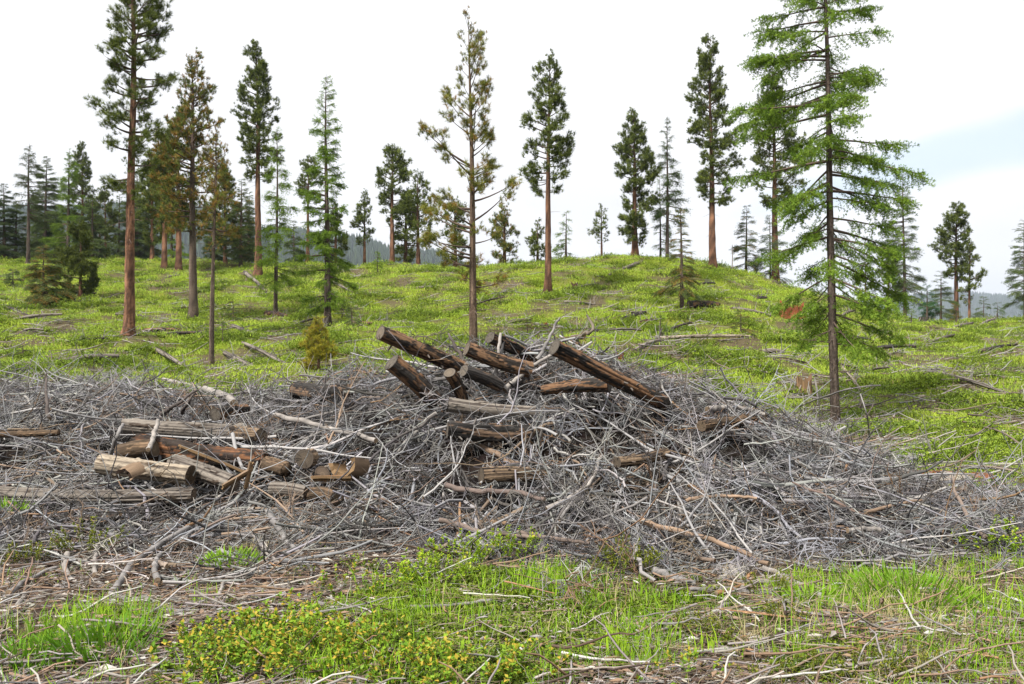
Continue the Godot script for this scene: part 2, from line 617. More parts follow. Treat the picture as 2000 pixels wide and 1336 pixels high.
# x, z, height, height of the lowest green branch, half-width of the crown, trunk radius
func tree(called: String, label: String, x: float, z: float, height: float, low: float, half: float, rad: float, style: String, seed_: int, opt := {}) -> void:
	rng.seed = seed_
	var look: Dictionary = STYLE[opt.get("bark", style)]
	var far := Vector2(x, z).length()
	var o := thing(called, label, "tree", Vector3(x, ground(x, z) - 0.06, z), "conifers left standing on the cleared hillside")
	var lean := Vector2(opt.get("lean", rf(-0.012, 0.012)), rf(-0.01, 0.01))
	var ph := rf(0, 6)
	var sway: float = opt.get("sway", 0.0035) * height
	var axis := func(y: float) -> Vector3:
		return Vector3(lean.x * y + sway * sin(y * 0.55 + ph) * y / height, y, lean.y * y + sway * cos(y * 0.6 + ph) * y / height)
	var near := far < 46
	part("trunk", trunk_mesh(axis, height, rad, 20 if near else 9, int(height * (16 if far < 36 else 8 if near else 2.5)), look, seed_), mats.bark, o)
	var limbs := Shape.new()
	var tufts := Scatter.new()
	var rust: float = opt.get("rust", 0.0)
	var dense: float = opt.get("dense", 1.0)
	var big := (1.0 if near else 1.22) * float(opt.get("big", 1.0))
	var droop: float = opt.get("droop", 0.0)
	var c0: Color = opt.get("c0", STYLE[style].c0)
	var c1: Color = opt.get("c1", STYLE[style].c1)
	var wood := Color(0.085, 0.062, 0.05)
	# bare dead branches under the crown
	for i in int(opt.get("snags", 5)):
		var y := rf(low * 0.45, low * 1.05)
		var a := rf(0, TAU)
		var l := half * rf(0.2, 0.7)
		limbs.tube(wobbly(axis.call(y), Vector3(cos(a), rf(-0.45, 0.15), sin(a)), l, 4, 0.2), taper(5, 0.014, 0.005), 3, wood * 1.6, wood * 1.8)
	var side0 := rf(0, TAU)
	var y := low
	var step: float = opt.get("step", 0.36)
	while y < height * 0.99:
		var u := (y - low) / (height - low)
		var wide := 1.0
		if style == "pine" or style == "sick":
			wide = 0.5 + 0.5 * u / 0.25 if u < 0.25 else 1.0 - 0.86 * pow((u - 0.25) / 0.75, float(opt.get("point", 1.2)))
		elif style == "larch":
			var peak: float = opt.get("peak", 0.15)
			wide = lerpf(0.62 if opt.has("peak") else 0.8, 1.0, u / peak) if u < peak else 1.0 - 0.9 * pow((u - peak) / (1.0 - peak), float(opt.get("point", 0.9)))
		else:
			wide = 0.85 + 0.15 * u / 0.1 if u < 0.1 else 1.0 - 0.94 * pow((u - 0.1) / 0.9, float(opt.get("point", 1.0)))
		if u < float(opt.get("thin_below", 0.0)) and rf(0, 1) < 0.5:
			y += step
			continue
		var count := 4 if style != "larch" else 3
		if u > 0.85:
			count = 4
		for j in count:
			var yy := y + rf(-0.5, 0.5) * step
			var az := rf(0, TAU)
			var l := half * 1.15 * wide * rf(0.55, 1.08) * (1.0 + 0.22 * cos(az - side0 + yy * 0.5)) + 0.08
			if rf(0, 1) < float(opt.get("gap", 0.12)):
				l *= rf(0.2, 0.6)
			var e := lerpf(-0.22, 0.85, u) if style == "pine" else lerpf(-0.05, 0.95, u) if style == "sick" else lerpf(-0.22, 0.55, u) if style == "larch" else lerpf(-0.3, 0.6, u)
			e += rf(-0.16, 0.16) - droop
			var bow := 0.22 if style == "pine" or style == "sick" else -0.10
			var out := Vector3(cos(az), 0, sin(az))
			var base: Vector3 = axis.call(clampf(yy, 0.1, height))
			var p := PackedVector3Array()
			var kink := rf(-0.12, 0.12)
			for i in 6:
				var f := i / 5.0
				var tipup := 0.10 * maxf(0, f - 0.6) if style == "larch" else 0.0
				p.append(base + out * l * f * cos(e) + Vector3.UP * l * (f * sin(e) + bow * f * f + tipup) + out.cross(Vector3.UP) * l * kink * f * f)
			var r0 := clampf(rad * 0.30 * (l / half), 0.009, 0.055)
			limbs.tube(p, taper(6, r0, 0.004), 4 if near else 3, wood, wood * 1.2)
			var across := out.cross(Vector3.UP)
			var fit := clampf(l / 0.7, 0.42, 1.0) * big
			var n := int(l * (27.0 if style == "pine" else 14.0 if style == "sick" else 34.0 if style == "larch" else 22.0) * dense * (1.0 if near else 0.72)) + 3
			var first := 0.55 if style == "sick" else 0.25 if style == "pine" else 0.08
			var clumps := []
			for i in 2 + int(l * 3.4):
				var cf := lerpf(first, 1.0, sqrt(rf(0, 1)))
				var cs := mini(int(cf * 5), 4)
				var on := p[cs].lerp(p[cs + 1], cf * 5 - cs)
				var cl := rf(-1, 1) * minf(0.5 * l, 0.8) * (1.15 - cf * 0.8)
				var tip := on + across * cl + Vector3.UP * (absf(cl) * 0.25 + rf(-0.18, 0.16)) + (p[cs + 1] - p[cs]).normalized() * absf(cl) * 0.4
				clumps.append(tip)
				if (style == "pine" or style == "sick") and near:
					limbs.tube(PackedVector3Array([on, tip]), PackedFloat32Array([0.010, 0.006]), 3, wood, wood)
			for i in n:
				var f := lerpf(first, 1.0, sqrt(rf(0, 1)))
				var seg := mini(int(f * 5), 4)
				var spine := p[seg].lerp(p[seg + 1], f * 5 - seg)
				var dir := (p[seg + 1] - p[seg]).normalized()
				var lat := rf(-1, 1) * minf(0.46 * l, 0.85) * (1.15 - f * 0.75)
				var c := c0.lerp(c1, pow(rf(0, 1), 1.3))
				if rust > 0.0 and rf(0, 1) < rust:
					c = c.lerp(RUST, rf(0.35, 1.0))
				if style == "pine" or style == "sick":
					var q: Vector3 = clumps[i % clumps.size()]
					var side := q.dot(across) - spine.dot(across)
					var pos := q + rv() * rf(0.02, 0.26) * fit
					var aim := dir * 0.6 + across * clampf(side * 2.0, -0.9, 0.9) + Vector3.UP * rf(0.1, 0.9) + rv() * 0.5
					tufts.add(along(aim, rf(0, TAU), rf(0.7, 1.25) * fit), pos, c)
				elif style == "larch":
					var pos := spine + across * lat * 0.24 + Vector3.UP * rf(-0.03, 0.05)
					var aim := dir * rf(0.1, 0.7) + across * (1.0 if rf(0, 1) < 0.5 else -1.0) * rf(0.1, 0.8) + Vector3.DOWN * rf(0.0, 0.75)
					tufts.add(along(aim, rf(0, TAU), rf(0.6, 1.15) * fit), pos, c)
				else:
					var pos := spine + across * lat * 0.7 + Vector3.DOWN * absf(lat) * 0.15
					var aim := dir * 0.8 + across * signf(lat) * rf(0.1, 0.8) + Vector3.DOWN * rf(-0.1, 0.4)
					tufts.add(along(aim, rf(-0.5, 0.5), rf(0.7, 1.2) * fit), pos, c)
		y += step * lerpf(1.15, 0.75, u)
	# green shoots straight from the trunk
	for i in int(opt.get("shoots", 0)):
		var yy := rf(low * 0.8, height * 0.9)
		var a := rf(0, TAU)
		var d := Vector3(cos(a), rf(-0.4, 0.3), sin(a))
		tufts.add(along(d, rf(0, TAU), rf(0.5, 0.9) * big), axis.call(yy) + d * rad * 0.5, c0.lerp(c1, rf(0.3, 1)))
	var b := part("branches", limbs.mesh(), mats.twig, o)
	b.set_meta("kind", "stuff")
	var kind := "tuft" if style == "pine" or style == "sick" else style
	var crown := tufts.node(shared[kind + ("" if near else "_far")], mats.needle)
	crown.name = "crown"
	crown.set_meta("kind", "stuff")
	o.add_child(crown)

# ---------------------------------------------------------------- logs, stumps, bark
# a log lying along +x from its cut face: patches of bark stand proud of bare wood
func log_body(l: float, r0: float, r1: float, seed_: int, bark: Color, wood: Color, barky: float, bow := 0.0, gnarl := 0.05, sides := 52) -> ArrayMesh:
	var s := Shape.new()
	var off := seed_ * 31.7
	var rings := int(clampf(l / 0.014, 16, 150))
	for i in rings + 1:
		var f := float(i) / rings
		var x := f * l
		var mid := Vector3(x, bow * sin(f * PI), 0)
		for k in sides:
			var a := TAU * k / sides
			var o := Vector3(0, cos(a), sin(a))
			var r := lerpf(r0, r1, f)
			var patch := noise.get_noise_3d(x * 190 + off, o.y * 80, o.z * 80) + 0.75 * noise.get_noise_3d(x * 620 + off, o.y * 300, o.z * 300)
			var lift := smoothstep(-0.06, 0.06, patch + barky)
			var streak := noise.get_noise_3d(x * 30 + off, o.y * 420, o.z * 420)
			var low := noise.get_noise_3d(x * 60 - off, o.y * 45, o.z * 45)
			r *= 1.0 + gnarl * low * 2.0
			var rough := cells.get_noise_3d(x * 420 + off, o.y * 330, o.z * 330)
			var split := smoothstep(0.20, 0.42, absf(noise.get_noise_3d(x * 14 - off, o.y * 260 + 70, o.z * 260))) * (1.0 - lift)
			var knot := smoothstep(0.40, 0.55, noise.get_noise_3d(x * 330 + off * 3, o.y * 95, o.z * 95))
			r += lift * (0.009 + 0.010 * rough) + 0.005 * streak - split * 0.010 + knot * 0.014
			s.v.append(mid + o * r)
			s.n.append(o)
			var w := wood
			var kb := 1.0 + 0.75 * streak + 0.25 * low
			var g := 1.15 + 0.9 * rough + 0.5 * low + 0.5 * streak
			var cw := Color(w.r * kb, w.g * kb, w.b * kb).lerp(Color(0.05, 0.035, 0.03), maxf(smoothstep(0.22, 0.5, absf(streak)) * 0.5, split * 0.8))
			s.c.append(cw.lerp(Color(bark.r * g, bark.g * g, bark.b * g), lift))
	for i in rings:
		for k in sides:
			var a := i * sides + k
			var b := i * sides + (k + 1) % sides
			for j in [a, a + sides, b, b, a + sides, b + sides]:
				s.ix.append(j)
	smooth_normals(s)
	var tip := s.v.size()
	s.v.append(Vector3(l, 0, 0))
	s.n.append(Vector3(1, 0, 0))
	s.c.append(wood * 0.6)
	for k in sides:
		for j in [rings * sides + k, tip, rings * sides + (k + 1) % sides]:
			s.ix.append(j)
	return s.mesh()

func smooth_normals(s: Shape) -> void:
	var acc := PackedVector3Array()
	acc.resize(s.v.size())
	for i in range(0, s.ix.size(), 3):
		var a := s.ix[i]
		var b := s.ix[i + 1]
		var d := s.ix[i + 2]
		var m := (s.v[b] - s.v[a]).cross(s.v[d] - s.v[a])
		acc[a] += m
		acc[b] += m
		acc[d] += m
	for i in acc.size():
		var q := acc[i].normalized()
		s.n[i] = q if q.dot(s.n[i]) >= 0 else -q

# the sawn end: growth rings, drying cracks and a rim of bark
func cut_face(r: float, seed_: int, core: Color, edge: Color, bark: Color, tilt := 0.0) -> ArrayMesh:
	var s := Shape.new()
	var off := seed_ * 13.1
	var steps := 22
	var sides := 48
	for i in steps + 1:
		var f := float(i) / steps
		for k in sides:
			var a := TAU * k / sides
			var ring := noise.get_noise_2d(f * 1800 * r / 0.2 + off, cos(a) * 8.0)
			var crack := noise.get_noise_2d(cos(a) * 260 + off, sin(a) * 260)
			var rr := r * f * (1.0 + 0.05 * noise.get_noise_2d(cos(a) * 60 + off, sin(a) * 60))
			var x := -0.003 + 0.004 * ring + tilt * cos(a) * rr
			s.v.append(Vector3(x, cos(a) * rr, sin(a) * rr))
			s.n.append(Vector3(-1, 0, 0))
			var c := core.lerp(edge, f * f)
			var q := 1.0 + 0.55 * ring
			c = Color(c.r * q, c.g * q, c.b * q)
			c = c.lerp(Color(0.03, 0.025, 0.02), smoothstep(0.34, 0.48, crack) * smoothstep(0.1, 0.3, f))
			if f > 0.93:
				c = bark
			s.c.append(c)
	for i in steps:
		for k in sides:
			var a := i * sides + k
			var b := i * sides + (k + 1) % sides
			for j in [a, b, a + sides, b, b + sides, a + sides]:
				s.ix.append(j)
	return s.mesh()

const KINDS_OF_LOG := {
	# bark, wood, how much bark is left, face core, face edge
	"orange": [Color(0.115, 0.095, 0.08), Color(0.36, 0.215, 0.12), -0.10, Color(0.26, 0.21, 0.16), Color(0.17, 0.145, 0.12)],
	"dark": [Color(0.12, 0.105, 0.09), Color(0.34, 0.19, 0.10), 0.05, Color(0.19, 0.165, 0.135), Color(0.13, 0.115, 0.10)],
	"grey": [Color(0.15, 0.135, 0.12), Color(0.30, 0.20, 0.13), 0.35, Color(0.24, 0.205, 0.165), Color(0.16, 0.14, 0.12)],
	"silver": [Color(0.20, 0.15, 0.11), Color(0.36, 0.315, 0.26), -0.42, Color(0.24, 0.18, 0.13), Color(0.13, 0.10, 0.08)],
	"pale": [Color(0.28, 0.20, 0.13), Color(0.60, 0.50, 0.37), -0.40, Color(0.10, 0.07, 0.045), Color(0.18, 0.13, 0.09)],
	"tan": [Color(0.13, 0.10, 0.08), Color(0.38, 0.27, 0.17), -0.16, Color(0.17, 0.135, 0.10), Color(0.13, 0.11, 0.09)],
	"rotten": [Color(0.12, 0.092, 0.075), Color(0.32, 0.15, 0.07), 0.14, Color(0.2, 0.12, 0.07), Color(0.12, 0.09, 0.07)],
	"rind": [Color(0.22, 0.155, 0.10), Color(0.30, 0.20, 0.12), 0.2, Color(0.2, 0.15, 0.10), Color(0.15, 0.11, 0.08)],
}

func cut_log(called: String, label: String, a: Vector3, b: Vector3, r0: float, r1: float, kind: String, seed_: int, group := "", bow := 0.0, gnarl := 0.05) -> Node3D:
	var k: Array = KINDS_OF_LOG[kind]
	var o := thing(called, label, "log", a, group)
	o.basis = along(b - a, 0.0, 1.0)
	part("log_body", log_body(a.distance_to(b), r0, r1, seed_, k[0], k[1], k[2], bow, gnarl), mats.wood, o)
	rng.seed = seed_
	var l := a.distance_to(b)
	if l > 0.7 and kind != "rotten":
		for i in 2 + seed_ % 3:
			var s := Shape.new()
			var t := rf(0.12, 0.85)
			var q := rf(0, TAU)
			var out := Vector3(rf(-0.2, 0.7), cos(q), sin(q))
			s.tube(wobbly(Vector3(t * l, cos(q) * r0 * 0.8, sin(q) * r0 * 0.8), out, r0 * rf(0.5, 1.1), 3, 0.15), taper(4, r0 * 0.15, r0 * 0.09), 7, hue(k[0] * 1.6, 0.2), k[0] * 2.2, true)
			part("branch_stub", s.mesh(), mats.wood, o)
	part("cut_face", cut_face(r0 * 1.03, seed_ + 5, k[3], k[4], k[0], rf(-0.12, 0.12)), mats.face, o)
	return o

# a curl of bark or a slab split from a log: part of a tube with thickness, x along
func bark_slab(l: float, r: float, arc: float, thick: float, seed_: int, outer: Color, inner: Color) -> ArrayMesh:
	var s := Shape.new()
	var off := seed_ * 23.3
	var nu := 14
	var nv := 12
	for side in 2:
		var base := s.v.size()
		for i in nu + 1:
			for j in nv + 1:
				var a := arc * (float(j) / nv - 0.5)
				var end := 0.12 * l * noise.get_noise_2d(a * 150 + off, i * 0.1)
				var x := l * (float(i) / nu - 0.5) + (end if i == 0 or i == nu else 0.0)
				var w := noise.get_noise_3d(x * 220 + off, a * 120, side * 30)
				var rr := r * (1 + 0.16 * w) - (thick if side == 1 else 0.0)
				s.v.append(Vector3(x, cos(a) * rr, sin(a) * rr))
				s.n.append(Vector3(0, cos(a), sin(a)) * (1 if side == 0 else -1))
				var c := outer if side == 0 else inner
				var q := 1.0 + 0.9 * noise.get_noise_3d(x * 90 + off, a * 700, 5)
				s.c.append(Color(c.r * q, c.g * q, c.b * q))
		for i in nu:
			for j in nv:
				var k := base + i * (nv + 1) + j
				for m in [k, k + 1, k + nv + 1, k + 1, k + nv + 2, k + nv + 1]:
					s.ix.append(m)
	var half := (nu + 1) * (nv + 1)
	for i in nu:
		for j in [0, nv]:
			var k: int = i * (nv + 1) + j
			s.quad(s.v[k], s.v[k + nv + 1], s.v[k + nv + 1 + half], s.v[k + half], inner)
	for j in nv:
		for i in [0, nu]:
			var k: int = i * (nv + 1) + j
			s.quad(s.v[k], s.v[k + 1], s.v[k + 1 + half], s.v[k + half], inner)
	return s.mesh()

# a stump with flaring roots and a broken or sawn top
func stump_mesh(h: float, r: float, ragged: float, seed_: int, side: Color, top: Color) -> ArrayMesh:
	var s := Shape.new()
	var off := seed_ * 19.9
	var sides := 36
	var rings := 12
	for i in rings + 1:
		var f := float(i) / rings
		for k in sides:
			var a := TAU * k / sides
			var o := Vector3(cos(a), 0, sin(a))
			var root := noise.get_noise_2d(o.x * 90 + off, o.z * 90)
			var rag := noise.get_noise_2d(o.x * 260 + off, o.z * 260)
			var rr := r * (1.0 + (0.22 + 0.7 * maxf(root, 0)) * pow(1 - f, 3.0) + 0.14 * rag)
			s.v.append(o * rr + Vector3.UP * (h * f * (1.0 + ragged * rag * 2.0 * f) - 0.06))
			s.n.append(o)
			var q := 1.0 + 0.9 * noise.get_noise_3d(o.x * 420 + off, f * 20, o.z * 420)
			s.c.append(Color(side.r * q, side.g * q, side.b * q))
	for i in rings:
		for k in sides:
			var a := i * sides + k
			var b := i * sides + (k + 1) % sides
			for j in [a, a + sides, b, b, a + sides, b + sides]:
				s.ix.append(j)
	smooth_normals(s)
	var c := Vector3(0, h * (0.94 - ragged * 0.5), 0)
	for k in sides:
		var p0 := s.v[rings * sides + k]
		var p1 := s.v[rings * sides + (k + 1) % sides]
		var m0 := p0.lerp(c, 0.5) - Vector3(0, ragged * h * 0.2, 0)
		var m1 := p1.lerp(c, 0.5) - Vector3(0, ragged * h * 0.2, 0)
		rng.seed = seed_ * 100 + k
		s.quad(p0, p1, m1, m0, hue(top, 0.25))
		s.tri(m0, m1, c, hue(top, 0.25))
	return s.mesh()

# ---------------------------------------------------------------- far country
func far_ridge(called: String, label: String, b0: float, b1: float, dist: float, crest: Array, depth: float, col: Color) -> void:
	var s := Shape.new()
	var nx := 60
	var nz := 10
	for j in nz + 1:
		for i in nx + 1:
			var fx := float(i) / nx
			var b := lerpf(b0, b1, fx)
			var fz := float(j) / nz
			var d := dist - depth * (1 - fz)
			s.v.append(Vector3(b * d, ridge_height(b, fz, crest, b0, b1), -d))
			s.n.append(Vector3.UP)
			var q := 1.0 + 0.5 * noise.get_noise_2d(b * 900, fz * 120)
			s.c.append(Color(col.r * q, col.g * q, col.b * q))
	for j in nz:
		for i in nx:
			var k := j * (nx + 1) + i
			for m in [k, k + nx + 1, k + 1, k + 1, k + nx + 1, k + nx + 2]:
				s.ix.append(m)
	smooth_normals(s)
	solo(called, s.mesh(), mats.soil, label, "hill", "", "structure")

func ridge_height(b: float, fz: float, crest: Array, b0: float, b1: float) -> float:
	var f := clampf((b - b0) / (b1 - b0), 0, 0.9999) * (crest.size() - 1)
	var i := int(f)
	var top := lerpf(crest[i], crest[i + 1], smoothstep(0, 1, f - i))
	return -70.0 + (top + 70.0) * sin(fz * PI / 2) + top * 0.10 * noise.get_noise_2d(b * 700, fz * 90) * fz

# gives one single mesh a colour of its own
func tint(o: MeshInstance3D, c: Color) -> void:
	var m: StandardMaterial3D = o.material_override.duplicate()
	m.albedo_color = c.linear_to_srgb()
	o.material_override = m

# ---------------------------------------------------------------- the scene
func _ready() -> void:
	noise.seed = 11
	noise.frequency = 0.01
	noise.fractal_octaves = 3
	cells.seed = 5
	cells.noise_type = FastNoiseLite.TYPE_CELLULAR
	cells.frequency = 0.01
	cells.cellular_return_type = FastNoiseLite.RETURN_DISTANCE2_SUB
	set_view()
	survey()
	set_materials()
	set_ground()
	set_far_country()
	set_trees()
	set_hillside()
	set_heap()
	set_logs()
	set_litter()
	set_foreground()

func set_view() -> void:
	var cam := Camera3D.new()
	cam.name = "camera"
	cam.position = Vector3(0, EYE, 0)
	cam.rotation.x = atan(22.0 / 1732.0)
	cam.fov = rad_to_deg(2.0 * atan(668.0 / 1732.0))
	cam.near = 0.1
	cam.far = 9000.0
	add_child(cam)
	var env := Environment.new()
	env.background_mode = Environment.BG_SKY
	env.tonemap_mode = Environment.TONE_MAPPER_LINEAR
	env.tonemap_exposure = 2.5
	env.sdfgi_enabled = true
	env.ssao_enabled = true
	env.ssil_enabled = true
	env.fog_enabled = true
	env.fog_density = 0.00011
	env.fog_light_color = Color(0.84, 0.89, 0.97)
	var sky := Sky.new()
	var pm := PanoramaSkyMaterial.new()
	pm.panorama = ImageTexture.create_from_image(overcast())
	sky.sky_material = pm
	env.sky = sky
	var we := WorldEnvironment.new()
	we.name = "world"
	we.environment = env
	add_child(we)
	var sun := DirectionalLight3D.new()
	sun.name = "sun"
	sun.light_energy = 1.2
	sun.light_color = Color(1.0, 0.98, 0.95)
	sun.light_angular_distance = 12.0
	sun.shadow_enabled = true
	sun.rotation = Vector3(deg_to_rad(-52), deg_to_rad(-38), 0)
	add_child(sun)

# thin bright overcast: paler overhead, with soft streaks and a few gaps of pale blue
func overcast() -> Image:
	var w := 768
	var h := 384
	var im := Image.create(w, h, false, Image.FORMAT_RGBF)
	var f := FastNoiseLite.new()
	f.seed = 4
	f.frequency = 1.0
	f.fractal_octaves = 5
	var gaps := [Vector3(0.47, 0.200, 1.0), Vector3(0.62, 0.225, 1.0), Vector3(0.33, 0.165, 0.5), Vector3(1.3, 0.3, 0.9), Vector3(-1.5, 0.35, 0.9), Vector3(2.6, 0.3, 1.0), Vector3(-2.5, 0.25, 0.8)]
	for j in h:
		var el := PI * (0.5 - (j + 0.5) / h)
		for i in w:
			var az := wrapf(TAU * (i + 0.5) / w, -PI, PI)
			var d := Vector3(sin(az) * cos(el), sin(el), -cos(az) * cos(el))
			var up := maxf(d.y, 0.0)
			var q := Vector3(d.x, d.y * 3.2, d.z) * 2.2
			var n := f.get_noise_3d(q.x, q.y, q.z)
			var n2 := f.get_noise_3d(q.x * 3 + 9, q.y * 3.5, q.z * 3)
			var lum := lerpf(0.36, 0.60, pow(up, 0.7)) * (1.0 + 0.14 * n + 0.06 * n2)
			var c := Color(lum * 0.995, lum, lum * 1.012)
			var gap := 0.0
			for g in gaps:
				var ua: float = wrapf(az - g.x, -PI, PI) / 0.14
				var ue: float = (el - g.y - 0.20 * wrapf(az - g.x, -PI, PI)) / 0.027
				gap += g.z * exp(-ua * ua - ue * ue)
			gap = smoothstep(0.25, 0.95, gap * (1.0 + 0.7 * n2 + 0.3 * n))
			c = c.lerp(Color(0.275, 0.345, 0.41), gap * 0.7)
			im.set_pixel(i, j, c)
	return im

func set_materials() -> void:
	var fine := relief(0.02, Vector3(3, 0.7, 3), 10.0, 3)
	surfaced(material("bark", 0.95, 0.0, 0.15), fine, tone(0.02, Color(0.72, 0.72, 0.72), Color(1, 1, 1), 8))
	surfaced(material("wood", 0.85, 0.0, 0.25), relief(0.03, Vector3(0.9, 7, 7), 5.0, 6), tone(0.03, Color(0.62, 0.62, 0.64), Color(1, 1, 1), 9))
	surfaced(material("face", 0.9, 0.0, 0.2), relief(0.03, Vector3(5, 5, 5), 4.0, 7), tone(0.04, Color(0.7, 0.7, 0.7), Color(1, 1, 1), 12))
	surfaced(material("soil", 0.97, 0.0, 0.1), relief(0.03, Vector3(0.7, 0.7, 0.7), 6.0, 2), tone(0.04, Color(0.5, 0.5, 0.5), Color(1, 1, 1), 15))
	for called in ["wood", "face"]:
		mats[called].albedo_color = Color(0.68, 0.68, 0.68).linear_to_srgb()
	material("twig", 0.9, 0.0, 0.2)
	material("dead", 0.88, 0.0, 0.25).albedo_color = Color(0.66, 0.66, 0.66).linear_to_srgb()
	material("needle", 0.7, 0.6, 0.25)
	material("leaf", 0.55, 0.8, 0.3)
	material("grass", 0.6, 0.85, 0.25)
	shared.tuft = needle_tuft(40, 0.20, 0.0055, 21)
	shared.tuft_far = needle_tuft(24, 0.19, 0.010, 22)
	shared.larch = larch_spray(23, 15)
	shared.larch_far = larch_spray(24, 10)
	shared.fir = fir_spray(25)
	shared.fir_far = fir_spray(26)

func soil_colour(x: float, z: float) -> Color:
	var d := -z
	var a := noise.get_noise_2d(x * 40, z * 40)
	var b := noise.get_noise_2d(x * 170 + 30, z * 170)
	var litter := Color(0.15, 0.105, 0.078).lerp(Color(0.055, 0.038, 0.03), clampf(0.5 + b, 0, 1))
	var moss := Color(0.085, 0.095, 0.03).lerp(Color(0.15, 0.13, 0.06), clampf(0.5 + b * 1.2, 0, 1))
	var c := litter.lerp(moss, green(x, z) * 0.7)
	if d > 9:
		var turf := Color(0.22, 0.30, 0.022).lerp(Color(0.22, 0.23, 0.045), clampf(0.35 + 0.9 * b + 0.5 * a, 0, 1))
		var bare := smoothstep(-0.03, 0.22, noise.get_noise_2d(x * 32 + 200, z * 32))
		turf = turf.lerp(Color(0.135, 0.10, 0.072), bare * 0.9)
		c = c.lerp(turf, smoothstep(9.0, 14.0, d))
	return c

func set_ground() -> void:
	var cols := PackedFloat32Array()
	for i in 13:
		cols.append(lerpf(-4.0, -0.95, i / 13.0))
	for i in 261:
		cols.append(lerpf(-0.95, 0.95, i / 260.0))
	for i in 13:
		cols.append(lerpf(0.95, 4.0, (i + 1) / 13.0))
	var rows := PackedFloat32Array([-400.0, -150.0, -60.0, -25.0, -10.0, -4.0, -1.5, 0.0, 0.8])
	for i in 270:
		rows.append(1.5 * pow(4200.0, i / 269.0))
	var s := Shape.new()
	var n := cols.size()
	for d in rows:
		var w := maxf(d, 1.5) if d > 0 else 1.5 - d
		for t in cols:
			var x := t * w
			s.v.append(Vector3(x, ground(x, -d), -d))
			s.n.append(Vector3.UP)
			s.c.append(soil_colour(x, -d))
	for j in rows.size() - 1:
		for i in n - 1:
			var k := j * n + i
			for m in [k, k + n, k + 1, k + 1, k + n, k + n + 1]:
				s.ix.append(m)
	smooth_normals(s)
	solo("ground", s.mesh(), mats.soil, "grassy hummocky ground of the logged hillside and littered clearing", "ground", "", "structure")

func set_far_country() -> void:
	var left := [265.0, 275.0, 280.0, 280.0, 300.0, 290.0, 255.0, 238.0, 205.0, 170.0, 140.0]
	var right := [60.0, 90.0, 150.0, 215.0, 240.0, 225.0, 260.0, 300.0, 270.0, 245.0]
	far_ridge("forested_hill", "dark forested ridge behind the trees beyond the meadow's far edge", -0.80, 0.06, 2000.0, left, 1300.0, Color(0.045, 0.06, 0.03))
	far_ridge("blue_hill", "low hazy blue hills past the small firs below the gap in the cloud", 0.22, 0.85, 3900.0, right, 1800.0, Color(0.06, 0.075, 0.04))
	var cone := Shape.new()
	rng.seed = 77
	for k in 5:
		var a0 := TAU * k / 5
		var a1 := TAU * (k + 1) / 5
		cone.tri(Vector3(cos(a0) * 0.2, 0, sin(a0) * 0.2), Vector3(0, 1, 0), Vector3(cos(a1) * 0.2, 0, sin(a1) * 0.2), Color(1, 1, 1))
	var cm := cone.mesh()
	for r in [[-0.80, 0.06, 2000.0, left, 1300.0, 15000, "dark distant conifer forest covering the ridge", 21.0], [0.22, 0.85, 3900.0, right, 1800.0, 9000, "hazy distant conifer forest on the blue hills", 26.0]]:
		var sc := Scatter.new()
		for i in r[5]:
			var b := rf(r[0] + 0.004, r[1] - 0.004)
			var fz := sqrt(rf(0.12, 1.0))
			if noise.get_noise_2d(b * 1500, fz * 300) < -0.28 and rf(0, 1) < 0.8:
				continue
			var d: float = r[2] - r[4] * (1 - fz)
			var hgt: float = r[7] * rf(0.6, 1.2)
			sc.add(Basis.from_scale(Vector3(hgt * rf(0.8, 1.3), hgt, hgt)), Vector3(b * d, ridge_height(b, fz, r[3], r[0], r[1]) - 1.0, -d), hue(Color(0.030, 0.045, 0.020), 0.3))
		spread("distant_forest", sc, cm, mats.needle, r[6], "forest")

